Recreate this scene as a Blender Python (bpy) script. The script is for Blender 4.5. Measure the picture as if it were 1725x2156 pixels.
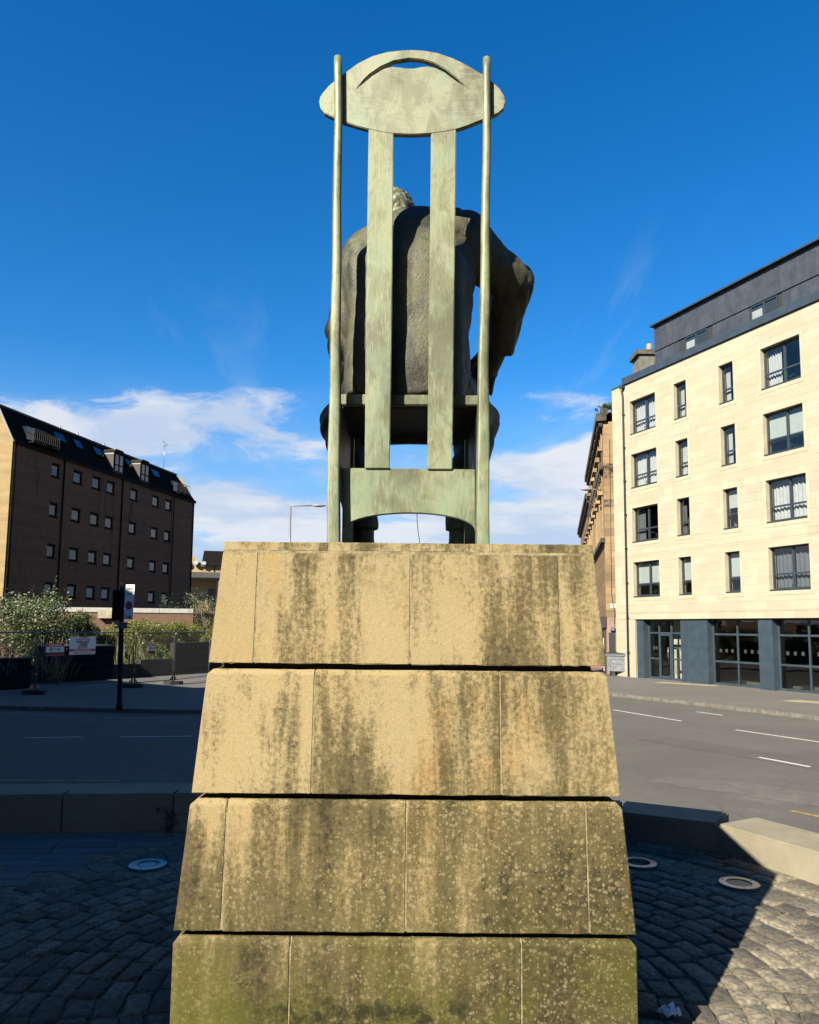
import bpy, bmesh, math, random
import numpy as np
from mathutils import Vector, Matrix
S = bpy.context.scene
for o in list(bpy.data.objects): bpy.data.objects.remove(o)
rnd = random.Random(7)

# ------------------------------------------------------------------ camera
EYE = 1.6; PITCH = math.atan(170 / 1600); ROLL = .0091
_f = Vector((0, math.cos(PITCH), math.sin(PITCH))); _U = Vector((0, -math.sin(PITCH), math.cos(PITCH))); _R = Vector((1, 0, 0))
_r = _R * math.cos(ROLL) + _U * math.sin(ROLL); _u = _U * math.cos(ROLL) - _R * math.sin(ROLL)
cam = bpy.data.objects.new('camera', bpy.data.cameras.new('camera')); S.collection.objects.link(cam)
cam.matrix_world = Matrix(((_r.x, _u.x, -_f.x, 0), (_r.y, _u.y, -_f.y, 0), (_r.z, _u.z, -_f.z, EYE), (0, 0, 0, 1)))
cam.data.sensor_fit = 'HORIZONTAL'; cam.data.sensor_width = 36; cam.data.lens = 36 * 1600 / 1725
cam.data.shift_y = 72 / 1725; cam.data.clip_end = 3000; cam.data.clip_start = .05
S.camera = cam
# ------------------------------------------------------------------ sun and sky
SUN_A = math.radians(37.3); SUN_E = math.radians(33.9)
sd = Vector((math.sin(SUN_A) * math.cos(SUN_E), math.cos(SUN_A) * math.cos(SUN_E), -math.sin(SUN_E)))
sun = bpy.data.objects.new('sun', bpy.data.lights.new('sun', 'SUN')); S.collection.objects.link(sun)
sun.data.energy = 5.0; sun.data.angle = math.radians(.5); sun.data.color = (1, .93, .79)
sun.rotation_euler = sd.to_track_quat('-Z', 'Y').to_euler(); sun.location = (-10, -12, 20)
wd = bpy.data.worlds.new('World'); S.world = wd; wd.use_nodes = True
S.view_settings.view_transform = 'Standard'; S.view_settings.look = 'None'
S.view_settings.exposure = 2.0; S.view_settings.gamma = 1; S.view_settings.use_curve_mapping = False

KA = .315                                               # the picture is exposed up, so surfaces keep their real, darker albedo
class NB:
    """tiny node builder: n(type, attrs, inputs) returns the node; inputs may be sockets or values"""
    def __init__(s, tree): s.t = tree; tree.nodes.clear()
    def n(s, typ, a=None, **i):
        nd = s.t.nodes.new(typ)
        for k, v in (a or {}).items(): setattr(nd, k, v)
        for k, v in i.items():
            key = int(k[1:]) if k[0] == '_' and k[1:].isdigit() else k.replace('_', ' ')
            sk = nd.inputs[key]
            if isinstance(v, bpy.types.NodeSocket): s.t.links.new(v, sk)
            else: sk.default_value = v
        return nd
    def math(s, op, a, b=0., c=None, clamp=False):
        kw = dict(_0=a, _1=b)
        if c is not None: kw['_2'] = c
        return s.n('ShaderNodeMath', {'operation': op, 'use_clamp': clamp}, **kw).outputs[0]
    def noise(s, vec, scale, detail=4, rough=.55, dist=0):
        return s.n('ShaderNodeTexNoise', None, Vector=vec, Scale=scale, Detail=detail, Roughness=rough, Distortion=dist).outputs[0]
    def ramp(s, v, a, b, smooth=True):
        return s.n('ShaderNodeMapRange', {'interpolation_type': 'SMOOTHSTEP' if smooth else 'LINEAR'}, _0=v, _1=a, _2=b, _3=0., _4=1.).outputs[0]
    def mix(s, f, a, b, typ='MIX'):
        nd = s.t.nodes.new('ShaderNodeMix'); nd.data_type = 'RGBA'; nd.blend_type = typ
        for k, v in ((0, f), (6, a), (7, b)):
            if isinstance(v, bpy.types.NodeSocket): s.t.links.new(v, nd.inputs[k])
            else: nd.inputs[k].default_value = v if k == 0 else (*v[:3], 1)
        return nd.outputs[2]
    def scalev(s, vec, sc, loc=(0, 0, 0)):
        return s.n('ShaderNodeMapping', None, Vector=vec, Scale=sc, Location=loc).outputs[0]
    def bump(s, h, strength, dist=.01, normal=None):
        kw = dict(Height=h, Strength=strength, Distance=dist)
        if normal: kw['Normal'] = normal
        return s.n('ShaderNodeBump', None, **kw).outputs[0]
    def out(s, sh):
        for nd in [q for q in s.t.nodes if q.type in ('BSDF_PRINCIPLED', 'BSDF_TRANSLUCENT')]:
            sk = nd.inputs[0]; k = (KA, KA, KA)
            if sk.is_linked:
                src = sk.links[0].from_socket; s.t.links.new(s.mix(1., src, k, 'MULTIPLY'), sk)
        s.n('ShaderNodeOutputMaterial', None, Surface=sh)

# sky: Nishita, deepened, with thin broken cloud low over the horizon
b = NB(wd.node_tree)
sky = b.n('ShaderNodeTexSky', {'sky_type': 'NISHITA', 'sun_disc': False, 'sun_elevation': SUN_E, 'sun_rotation': math.atan2(-sd.x, -sd.y),
          'air_density': 1.0, 'dust_density': .35, 'ozone_density': 2.2, 'altitude': 50})
gen = b.n('ShaderNodeTexCoord').outputs['Generated']
sx = b.n('ShaderNodeSeparateXYZ', None, Vector=gen)
zz = b.math('MAXIMUM', sx.outputs[2], .0)
den = b.math('ADD', zz, .16)
CLOUD_OFF = (3.1, 6.1, 0)
cx = b.math('DIVIDE', sx.outputs[0], den); cy = b.math('DIVIDE', sx.outputs[1], den)
cv = b.n('ShaderNodeCombineXYZ', None, X=cx, Y=cy, Z=0.).outputs[0]
cvw = b.n('ShaderNodeVectorMath', {'operation': 'MULTIPLY_ADD'}, _0=b.n('ShaderNodeTexNoise', None, Vector=cv, Scale=2.2, Detail=3.).outputs[1], _1=(.35, .35, 0), _2=cv).outputs[0]
cv2 = b.scalev(cvw, (.85, .95, 1), CLOUD_OFF)
n1 = b.noise(cv2, 1.1, 9, .60, .15)
n2 = b.noise(b.scalev(cv, (2.2, .45, 1), (8.7, 2.2, 0)), 1.5, 5, .62, 1.0)
el_hz = b.ramp(zz, .36, .06)               # cover thickens towards the horizon
thick = b.math('ADD', n1, b.math('MULTIPLY', el_hz, .22))
cl = b.math('MULTIPLY', b.ramp(thick, .565, .665), b.ramp(zz, .40, .27))
veil = b.math('MULTIPLY', b.ramp(thick, .50, .66), b.math('MULTIPLY', b.ramp(zz, .34, .10), .55))
wisp = b.math('MULTIPLY', b.math('MULTIPLY', b.ramp(n2, .57, .80), b.ramp(zz, .50, .30)), .22)
cloud = b.math('MAXIMUM', b.math('MAXIMUM', cl, veil), wisp)
haze_f = b.math('MULTIPLY', b.ramp(zz, .34, .03), .85)
hs = b.n('ShaderNodeHueSaturation', None, Hue=.500, Saturation=1.42, Value=1.0, Fac=1., Color=sky.outputs[0]).outputs[0]
SKYV = .87
skyc = b.mix(1., hs, (SKYV * .66, SKYV * .93, SKYV * 1.06), 'MULTIPLY')
skyc = b.mix(haze_f, skyc, (1.75, 2.65, 4.2))
shade = b.noise(b.scalev(cv2, (1, 1, 1), (.06, .10, 0)), 1.9, 4, .6)
ccol = b.mix(b.ramp(shade, .36, .62), (2.7, 3.25, 4.2), (4.1, 4.25, 4.5))
skyc = b.mix(b.math('MULTIPLY', cloud, b.math('ADD', b.math('MULTIPLY', b.ramp(zz, .03, .16), .35), .6)), skyc, ccol)
bg = b.n('ShaderNodeBackground', None, Color=skyc, Strength=.05)
b.n('ShaderNodeOutputWorld', None, Surface=bg.outputs[0])

# ------------------------------------------------------------------ pixel helpers (1725 x 2156 view of the photograph -> world)
def ray(px, py): return _f + _r * ((px - 862.5) / 1600) + _u * ((1150 - py) / 1600)
def W(px, py, Y): d = ray(px, py); return Vector((0, 0, EYE)) + d * (Y / d.y)
def G(px, py, z): d = ray(px, py); return Vector((0, 0, EYE)) + d * ((z - EYE) / d.z)
def PL(px, py, p, n): d = ray(px, py); O = Vector((0, 0, EYE)); return O + d * ((p - O).dot(n) / d.dot(n))
def vpdir(px):
    lo, hi = 1290., 1345.
    for _ in range(40):
        m = (lo + hi) / 2
        if ray(px, m).z > 0: lo = m
        else: hi = m
    d = ray(px, lo); d.z = 0; return d.normalized()

# ------------------------------------------------------------------ materials
MATS = {}
def mat(name, col, rough=.7, var=.12, scale=4., bump=0., bscale=60., metal=0., col2=None, rand=0., spec=.5, stretch=None):
    if name in MATS: return MATS[name]
    m = bpy.data.materials.new(name); m.use_nodes = True; b = NB(m.node_tree)
    pos = b.n('ShaderNodeNewGeometry').outputs['Position']
    if stretch: pos = b.scalev(pos, stretch)
    n1 = b.noise(pos, scale, 6, .6)
    c2 = col2 or tuple(c * (1 - var * 2) for c in col)
    c1 = col if col2 else tuple(c * (1 + var) for c in col)
    c = b.mix(b.ramp(n1, .3, .7), c1, c2)
    if rand:
        oi = b.n('ShaderNodeObjectInfo').outputs['Random']
        isl = b.n('ShaderNodeNewGeometry').outputs['Random Per Island']
        q = b.math('FRACT', b.math('ADD', oi, isl))
        v = b.math('ADD', b.math('MULTIPLY', q, rand * 2), 1 - rand)
        c = b.mix(1., c, b.n('ShaderNodeCombineXYZ', None, X=v, Y=v, Z=v).outputs[0], 'MULTIPLY')
    kw = dict(Base_Color=c, Roughness=rough, Metallic=metal)
    if bump:
        h = b.noise(pos, bscale, 5, .65); kw['Normal'] = b.bump(h, bump, .02)
    p = b.n('ShaderNodeBsdfPrincipled', None, **kw); p.inputs['Specular IOR Level'].default_value = spec
    b.out(p.outputs[0]); MATS[name] = m; return m

def glass(name, tint=(1, 1, 1), refl=1.0, opac=0.):
    m = bpy.data.materials.new(name); m.use_nodes = True; b = NB(m.node_tree)
    fc = b.n('ShaderNodeLayerWeight', None, Blend=.5).outputs['Facing']
    fr = b.math('ADD', b.math('MULTIPLY', b.math('POWER', fc, 4.), .95), .045)
    pos = b.n('ShaderNodeNewGeometry').outputs['Position']
    nm = b.bump(b.noise(pos, 1.3, 1), .06, .05)
    gl = b.n('ShaderNodeBsdfGlossy', None, Roughness=.015, Color=(1, 1, 1, 1), Normal=nm).outputs[0]
    tr = b.n('ShaderNodeBsdfTransparent', None, Color=(*tint, 1)).outputs[0]
    f = b.math('MULTIPLY', fr, 1.5 * refl, clamp=True)
    mx = b.n('ShaderNodeMixShader', None, Fac=f, _1=tr, _2=gl).outputs[0]
    b.out(mx); MATS[name] = m; m['sheet'] = 1; return m

def m_sandstone():
    m = bpy.data.materials.new('plinth_sandstone'); m.use_nodes = True; b = NB(m.node_tree)
    pos = b.n('ShaderNodeNewGeometry').outputs['Position']
    sp = b.n('ShaderNodeSeparateXYZ', None, Vector=pos); X, Z = sp.outputs[0], sp.outputs[2]
    oi = b.n('ShaderNodeObjectInfo').outputs['Random']
    base = b.mix(b.ramp(b.noise(pos, 2.2, 5, .6), .35, .65), (.54, .405, .20), (.52, .415, .22))
    base = b.mix(b.math('MULTIPLY', oi, .5), base, (.58, .47, .26))
    base = b.mix(b.math('MULTIPLY', b.ramp(b.noise(b.scalev(pos, (3, 3, 1.2), (2, 0, 5)), 1.2, 4), .55, .75), .55), base, (.56, .31, .10))
    grain = b.noise(pos, 190, 3, .7)
    base = b.mix(b.ramp(grain, .25, .75), b.mix(1., base, (.80, .79, .77), 'MULTIPLY'), b.mix(1., base, (1.14, 1.13, 1.12), 'MULTIPLY'))
    # weight of weathering: more to the right and lower down
    lowz = b.ramp(Z, 1.6, .3); rightx = b.ramp(X, -.75, .75)
    wgt = b.math('ADD', b.math('MULTIPLY', lowz, .18), b.math('MULTIPLY', rightx, .12))
    # vertical algae streaks
    posr = b.n('ShaderNodeVectorMath', {'operation': 'ADD'}, _0=pos, _1=b.n('ShaderNodeCombineXYZ', None, X=b.math('MULTIPLY', oi, 6.), Y=0., Z=b.math('MULTIPLY', oi, 2.)).outputs[0]).outputs[0]
    st = b.noise(b.scalev(posr, (9., 9., .7), (3.3, 0, 1.7)), 1., 7, .70, .2)
    area = b.noise(b.scalev(pos, (1.7, 1.7, 1.1), (7.1, 0, 2.4)), 1., 3, .5)
    sm = b.math('ADD', b.math('ADD', b.math('MULTIPLY', st, .62), b.math('MULTIPLY', area, .55)), wgt)
    speck = b.noise(pos, 60, 5, .75)
    sm2 = b.math('ADD', sm, b.math('MULTIPLY', b.math('SUBTRACT', speck, .5), .36))
    smk = b.ramp(sm2, .615, .77)
    c = b.mix(b.math('MULTIPLY', smk, .85), base, (.10, .08, .03))
    blk = b.ramp(b.math('ADD', b.math('ADD', sm2, .05), b.math('MULTIPLY', b.math('SUBTRACT', b.noise(pos, 22, 5, .8), .5), .5)), .80, .95)
    c = b.mix(b.math('MULTIPLY', blk, .9), c, (.04, .034, .018))
    # lichen: dark mottled ground with pale rosettes growing over it
    larea = b.noise(b.scalev(pos, (1.5, 1.5, 1.3), (11.3, 0, 4.4)), 1., 4, .6)
    lm = b.ramp(b.math('ADD', larea, wgt), .55, .72)
    c = b.mix(b.math('MULTIPLY', b.math('MULTIPLY', lm, b.ramp(b.noise(pos, 34, 5, .75), .40, .60)), .62), c, (.17, .135, .05))
    warp = b.n('ShaderNodeVectorMath', {'operation': 'SCALE'}, _0=b.n('ShaderNodeTexNoise', None, Vector=pos, Scale=42., Detail=3.).outputs[1], Scale=.016).outputs[0]
    wv = b.n('ShaderNodeVectorMath', {'operation': 'ADD'}, _0=pos, _1=warp).outputs[0]
    for sc, thr, amt in ((85, .62, .50), (42, .42, .42), (12, .11, .45)):
        vo = b.n('ShaderNodeTexVoronoi', {'feature': 'F1'}, Vector=wv, Scale=sc, Randomness=1.)
        rv = b.n('ShaderNodeSeparateXYZ', None, Vector=vo.outputs['Color']).outputs[0]
        rr = b.math('MULTIPLY', b.math('POWER', rv, 1.5), thr)
        spot = b.ramp(b.math('SUBTRACT', rr, vo.outputs['Distance']), -.05, .10)
        spot = b.math('MULTIPLY', spot, b.ramp(b.noise(pos, 130 if sc > 60 else 75, 4, .75), .36, .54))
        mk = lm if sc > 20 else b.math('ADD', b.math('MULTIPLY', lm, .7), .12)
        lc = b.mix(rv, (.34, .27, .125), (.55, .46, .27))
        c = b.mix(b.math('MULTIPLY', b.math('MULTIPLY', spot, mk), amt), c, lc)
    # isolated round dark spots
    vo = b.n('ShaderNodeTexVoronoi', {'feature': 'F1'}, Vector=b.scalev(pos, (1, 1, .85), (.37, 0, .11)), Scale=6.5, Randomness=1.)
    rv = b.n('ShaderNodeSeparateXYZ', None, Vector=vo.outputs['Color']).outputs[1]
    dk = b.math('MULTIPLY', b.ramp(rv, .74, .76), b.ramp(vo.outputs['Distance'], .24, .10))
    dk = b.math('MULTIPLY', dk, b.ramp(speck, .38, .55))
    c = b.mix(b.math('MULTIPLY', dk, .7), c, (.13, .105, .05))
    # moss near the foot
    gm = b.math('MULTIPLY', b.ramp(Z, .72, .20), b.ramp(b.noise(b.scalev(pos, (2.6, 2.6, 1.5), (1.2, 0, 9.)), 1., 5, .6), .38, .60))
    c = b.mix(b.math('MULTIPLY', gm, .65), c, (.165, .165, .022))
    gd = b.math('MULTIPLY', b.ramp(Z, .38, .26), b.math('MULTIPLY', b.ramp(b.noise(pos, 16, 6, .75), .42, .62), b.ramp(b.math('ABSOLUTE', b.math('ADD', X, .12)), .5, .3)))
    c = b.mix(gd, c, (.035, .035, .012))
    h = b.math('ADD', b.math('MULTIPLY', grain, .35), b.math('MULTIPLY', b.noise(pos, 45, 4, .6), .6))
    p = b.n('ShaderNodeBsdfPrincipled', None, Base_Color=c, Roughness=.9, Normal=b.bump(h, .35, .006))
    p.inputs['Specular IOR Level'].default_value = .15
    b.out(p.outputs[0]); return m

def m_bronze(name, light, mid, dark, vert=True, carve=0., lo=.38, hi=.66):
    m = bpy.data.materials.new(name); m.use_nodes = True; b = NB(m.node_tree)
    pos = b.n('ShaderNodeNewGeometry').outputs['Position']
    sp = b.n('ShaderNodeSeparateXYZ', None, Vector=pos)
    brush = b.noise(b.scalev(pos, (110, 110, 9) if vert else (9, 9, 90)), 1., 4, .6, 1.2)
    blot = b.noise(b.scalev(pos, (1, 1, .6)), 7.5, 7, .68, .9)
    fine = b.noise(b.scalev(pos, (1, 1, .35)), 45, 5, .7)
    v = b.math('ADD', b.math('MULTIPLY', blot, .72), b.math('ADD', b.math('MULTIPLY', brush, .13), b.math('MULTIPLY', fine, .15)))
    c = b.mix(b.ramp(v, .55, .43), light, mid)
    dkm = b.ramp(b.math('ADD', b.noise(b.scalev(pos, (1, 1, .4), (5, 2, 1)), 3.2, 6, .7), b.math('MULTIPLY', b.math('SUBTRACT', brush, .5), .3)), .47, .63)
    c = b.mix(b.math('MULTIPLY', dkm, .8), c, dark)
    if not carve: c = b.mix(b.math('MULTIPLY', b.ramp(b.noise(b.scalev(pos, (1, 1, .7), (9, 1, 4)), 6.5, 5, .65), .50, .66), .5), c, (light[0] * .78, light[1] * .98, light[2] * 1.05))
    if vert:   # verdigris run-off low on the chair
        vg = b.math('MULTIPLY', b.ramp(sp.outputs[2], 2.62, 2.0), b.ramp(b.noise(b.scalev(pos, (1, 1, .5)), 9, 5, .65), .42, .66))
        c = b.mix(b.math('MULTIPLY', vg, .55), c, (.34, .47, .30))
    h = b.math('ADD', b.math('MULTIPLY', brush, .8), b.math('MULTIPLY', fine, .5))
    nm = b.bump(h, .22, .004)
    if carve:
        # crossed tool strokes
        hs_ = []
        for ang in (.75, -.5, 1.5):
            mp = b.n('ShaderNodeMapping', None, Vector=pos, Rotation=(0, ang, 0)).outputs[0]
            hs_.append(b.noise(b.scalev(mp, (120, 120, 26), (ang * 9, 0, 3)), 1., 3, .6, .8))
        pick = b.noise(pos, 26, 3)
        ch = b.n('ShaderNodeMix', None, _0=b.ramp(pick, .38, .62), _2=hs_[0], _3=hs_[1]).outputs[0]
        nm = b.bump(b.math('ADD', ch, b.math('MULTIPLY', hs_[2], .35)), carve, .010, nm)
    p = b.n('ShaderNodeBsdfPrincipled', None, Base_Color=c, Roughness=b.math('ADD', b.math('MULTIPLY', blot, .3), .42 if not carve else .5), Metallic=.18, Normal=nm)
    p.inputs['Specular IOR Level'].default_value = .5
    b.out(p.outputs[0]); return m

def m_brick(name, c1, c2, mortar, sc=(1, 1, 1), bw=.23, rh=.078, stain=0.):
    """bricks in the object's own X/Z plane (Object coordinates)"""
    m = bpy.data.materials.new(name); m.use_nodes = True; b = NB(m.node_tree)
    tc = b.n('ShaderNodeTexCoord').outputs['Object']; s = b.n('ShaderNodeSeparateXYZ', None, Vector=tc)
    nrm = b.n('ShaderNodeSeparateXYZ', None, Vector=b.n('ShaderNodeTexCoord').outputs['Normal'])
    side = b.math('GREATER_THAN', b.math('ABSOLUTE', nrm.outputs[0]), .7)
    hx = b.n('ShaderNodeMix', None, _0=side, _2=s.outputs[0], _3=s.outputs[1]).outputs[0]
    v = b.n('ShaderNodeCombineXYZ', None, X=hx, Y=s.outputs[2], Z=0.).outputs[0]
    br = b.n('ShaderNodeTexBrick', None, Vector=v, Color1=(*c1, 1), Color2=(*c2, 1), Mortar=(*mortar, 1), Scale=1., Mortar_Size=.006, Brick_Width=bw, Row_Height=rh, Bias=0.)
    c = br.outputs[0]
    band = b.noise(b.n('ShaderNodeCombineXYZ', None, X=b.math('MULTIPLY', hx, .08), Y=b.math('MULTIPLY', s.outputs[2], 1.6), Z=0.).outputs[0], 1., 4)
    c = b.mix(1., c, b.mix(b.ramp(band, .35, .65), (.86, .86, .88), (1.08, 1.06, 1.04)), 'MULTIPLY')
    if stain:
        st = b.ramp(b.noise(b.n('ShaderNodeCombineXYZ', None, X=b.math('MULTIPLY', hx, .9), Y=b.math('MULTIPLY', s.outputs[2], .12), Z=0.).outputs[0], 1., 5, .6), .55, .75)
        c = b.mix(b.math('MULTIPLY', st, stain), c, (.05, .043, .038))
    p = b.n('ShaderNodeBsdfPrincipled', None, Base_Color=c, Roughness=.88, Normal=b.bump(br.outputs[1], -.4, .008))
    p.inputs['Specular IOR Level'].default_value = .2
    b.out(p.outputs[0]); return m

def m_asphalt(name, col, patch=.3):
    m = bpy.data.materials.new(name); m.use_nodes = True; b = NB(m.node_tree)
    pos = b.n('ShaderNodeNewGeometry').outputs['Position']
    big = b.noise(pos, .35, 5, .6, .8); fine = b.noise(pos, 70, 4, .75); mid = b.noise(pos, 4, 5, .65)
    c = b.mix(b.ramp(big, .35, .65), tuple(x * .82 for x in col), tuple(x * 1.15 for x in col))
    c = b.mix(b.math('MULTIPLY', b.ramp(fine, .3, .7), .55), c, tuple(x * 1.9 for x in col))
    c = b.mix(b.math('MULTIPLY', b.ramp(mid, .52, .72), patch), c, tuple(x * .55 for x in col))
    # worn, repaired strip and thin cracks near the wall
    s = b.n('ShaderNodeSeparateXYZ', None, Vector=pos)
    near = b.ramp(s.outputs[1], 14.5, 12.)
    cr = b.n('ShaderNodeTexVoronoi', {'feature': 'DISTANCE_TO_EDGE'}, Vector=b.n('ShaderNodeVectorMath', {'operation': 'MULTIPLY_ADD'}, _0=b.n('ShaderNodeTexNoise', None, Vector=pos, Scale=2.).outputs[1], _1=(.9, .9, 0), _2=pos).outputs[0], Scale=.55)
    c = b.mix(b.math('MULTIPLY', b.math('MULTIPLY', b.ramp(cr.outputs[0], .012, .003), near), .35), c, tuple(x * .35 for x in col))
    c = b.mix(b.math('MULTIPLY', b.math('MULTIPLY', near, b.ramp(b.noise(pos, .9, 6, .7), .52, .64)), .55), c, tuple(x * 1.9 for x in col))
    p = b.n('ShaderNodeBsdfPrincipled', None, Base_Color=c, Roughness=.85, Normal=b.bump(fine, .5, .01)); p.inputs['Specular IOR Level'].default_value = .35
    b.out(p.outputs[0]); return m

def m_leaf(name, c1, c2, c3):
    m = bpy.data.materials.new(name); m.use_nodes = True; b = NB(m.node_tree)
    g = b.n('ShaderNodeNewGeometry'); isl = g.outputs['Random Per Island']
    c = b.mix(b.ramp(isl, .2, .7), c1, c2); c = b.mix(b.ramp(isl, .8, .95), c, c3)
    df = b.n('ShaderNodeBsdfPrincipled', None, Base_Color=c, Roughness=.5).outputs[0]
    tl = b.n('ShaderNodeBsdfTranslucent', None, Color=c).outputs[0]
    b.out(b.n('ShaderNodeMixShader', None, Fac=.25, _1=df, _2=tl).outputs[0]); return m

# ------------------------------------------------------------------ object helpers
C = S.collection.objects
def tag(o, label=None, cat=None, group=None, kind=None):
    for k, v in (('label', label), ('category', cat), ('group', group), ('kind', kind)):
        if v: o[k] = v
    return o
def empty(name, loc=(0, 0, 0), label=None, cat=None, group=None, M=None):
    o = bpy.data.objects.new(name, None); C.link(o)
    if M is not None: o.matrix_world = M
    else: o.location = loc
    o.empty_display_size = .2
    return tag(o, label, cat, group)
def link(name, me, m, parent=None, smooth=False):
    o = bpy.data.objects.new(name, me); C.link(o)
    if m is not None and not me.materials: me.materials.append(m)
    if parent: o.parent = parent
    if smooth:
        me.polygons.foreach_set('use_smooth', [True] * len(me.polygons))
    return o
def pyd(name, v, f, m, parent=None, smooth=False):
    me = bpy.data.meshes.new(name); me.from_pydata([tuple(x) for x in v], [], [tuple(int(i) for i in q) for q in f]); me.update()
    return link(name, me, m, parent, smooth)
BF = [(0, 3, 2, 1), (4, 5, 6, 7), (0, 1, 5, 4), (1, 2, 6, 5), (2, 3, 7, 6), (3, 0, 4, 7)]
def bxv(x0, x1, y0, y1, z0, z1): return [(x0, y0, z0), (x1, y0, z0), (x1, y1, z0), (x0, y1, z0), (x0, y0, z1), (x1, y0, z1), (x1, y1, z1), (x0, y1, z1)]
def boxes(name, L, m, parent=None):
    v, f = [], []
    for q in L:
        n = len(v); v += bxv(*q) if len(q) == 6 else list(q); f += [tuple(i + n for i in F) for F in BF]
    return pyd(name, v, f, m, parent)
UNIT = {}
def piece(name, x0, x1, y0, y1, z0, z1, m, parent=None, rot=0.):
    """box piece sharing one unit mesh per material"""
    if m.name not in UNIT:
        me = bpy.data.meshes.new('unit_' + m.name); me.from_pydata(bxv(-.5, .5, -.5, .5, -.5, .5), [], BF[2:3] if m.get('sheet') else BF); me.materials.append(m); UNIT[m.name] = me
    o = bpy.data.objects.new(name, UNIT[m.name]); C.link(o)
    o.location = ((x0 + x1) / 2, (y0 + y1) / 2, (z0 + z1) / 2); o.scale = (x1 - x0, y1 - y0, z1 - z0); o.rotation_euler.z = rot
    if parent: o.parent = parent
    return o
def tubes(name, paths, m, parent=None, seg=8, smooth=True):
    """paths: list of (points, radius or list of radii)"""
    v, f = [], []
    for pts, rad in paths:
        pts = [Vector(p) for p in pts]; rs = rad if isinstance(rad, (list, tuple)) else [rad] * len(pts); n0 = len(v)
        for i, p in enumerate(pts):
            t = (pts[min(i + 1, len(pts) - 1)] - pts[max(i - 1, 0)]).normalized()
            a = t.orthogonal().normalized() if i == 0 else (a - t * a.dot(t)).normalized()
            c = t.cross(a)
            for k in range(seg):
                q = 2 * math.pi * k / seg; v.append(p + (a * math.cos(q) + c * math.sin(q)) * rs[i])
        for i in range(len(pts) - 1):
            for k in range(seg):
                k2 = (k + 1) % seg; f.append((n0 + i * seg + k, n0 + i * seg + k2, n0 + (i + 1) * seg + k2, n0 + (i + 1) * seg + k))
        f.append(tuple(n0 + k for k in reversed(range(seg)))); f.append(tuple(n0 + (len(pts) - 1) * seg + k for k in range(seg)))
    return pyd(name, v, f, m, parent, smooth)
def prism(name, poly, axis_fn, d0, d1, m, parent=None, bevel=0.):
    """extrude polygon (list of 2D) between d0 and d1; axis_fn(u, w, d) -> point"""
    n = len(poly); v = [axis_fn(u, w, d0) for u, w in poly] + [axis_fn(u, w, d1) for u, w in poly]
    f = [tuple(reversed(range(n))), tuple(range(n, 2 * n))] + [(i, (i + 1) % n, n + (i + 1) % n, n + i) for i in range(n)]
    o = pyd(name, v, f, m, parent)
    bm = bmesh.new(); bm.from_mesh(o.data); bmesh.ops.recalc_face_normals(bm, faces=bm.faces)
    if bevel: bmesh.ops.bevel(bm, geom=[e for e in bm.edges], offset=bevel, segments=2, affect='EDGES', profile=.6)
    bm.to_mesh(o.data); bm.free(); return o
def text(name, body, size, M, m, parent=None, align='CENTER', squeeze=1., bold=0.):
    cu = bpy.data.curves.new('t', 'FONT'); cu.body = body; cu.size = size; cu.align_x = align; cu.align_y = 'CENTER'; cu.offset = bold; cu.resolution_u = 2
    t = bpy.data.objects.new('t', cu); C.link(t); dg = bpy.context.evaluated_depsgraph_get()
    me = bpy.data.meshes.new_from_object(t.evaluated_get(dg)); bpy.data.objects.remove(t)
    me.transform(M @ Matrix.Diagonal((squeeze, 1, 1, 1))); me.materials.clear()
    return link(name, me, m, parent)
def frame(p, xdir, z0=0.):
    x = Vector((xdir.x, xdir.y, 0)).normalized(); z = Vector((0, 0, 1)); y = z.cross(x)
    return Matrix(((x.x, y.x, 0, p[0]), (x.y, y.y, 0, p[1]), (0, 0, 1, z0), (0, 0, 0, 1)))
# facade text plane: local X right, local Z up, facing -Y
FACE = Matrix(((1, 0, 0, 0), (0, 0, -1, 0), (0, 1, 0, 0), (0, 0, 0, 1)))
def facing(x, y, z): return Matrix.Translation((x, y, z)) @ FACE

# ==================================================================  SETTING
ROADZ = -.9; PAVZ = -.8
mA = m_asphalt('road_asphalt', (.135, .125, .105)); mPA = m_asphalt('pavement_asphalt', (.17, .155, .135), .2)
mGround = mat('rough_ground', (.10, .09, .05), .95, .3, 1.5, .4, 12)
mKerb = mat('kerb_granite', (.24, .22, .18), .8, .2, 6, .3, 90)
mYel = mat('road_paint_yellow', (.55, .36, .08), .7, .25, 9); mWht = mat('road_paint_white', (1.0, .96, .86), .7, .15, 14)
tag(pyd('ground', [(-700, -300, -1.0), (700, -300, -1.0), (700, 1100, -1.0), (-700, 1100, -1.0)], [(0, 1, 2, 3)], mGround), kind='structure')
tag(pyd('road', [(-60, -40, ROADZ), (80, -40, ROADZ), (80, 160, ROADZ), (-60, 160, ROADZ)], [(0, 1, 2, 3)], mA), kind='structure')
def slab(name, poly, z0, z1, m, parent=None): return prism(name, poly, lambda u, w, d: (u, w, d), z0, z1, m, parent)
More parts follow.
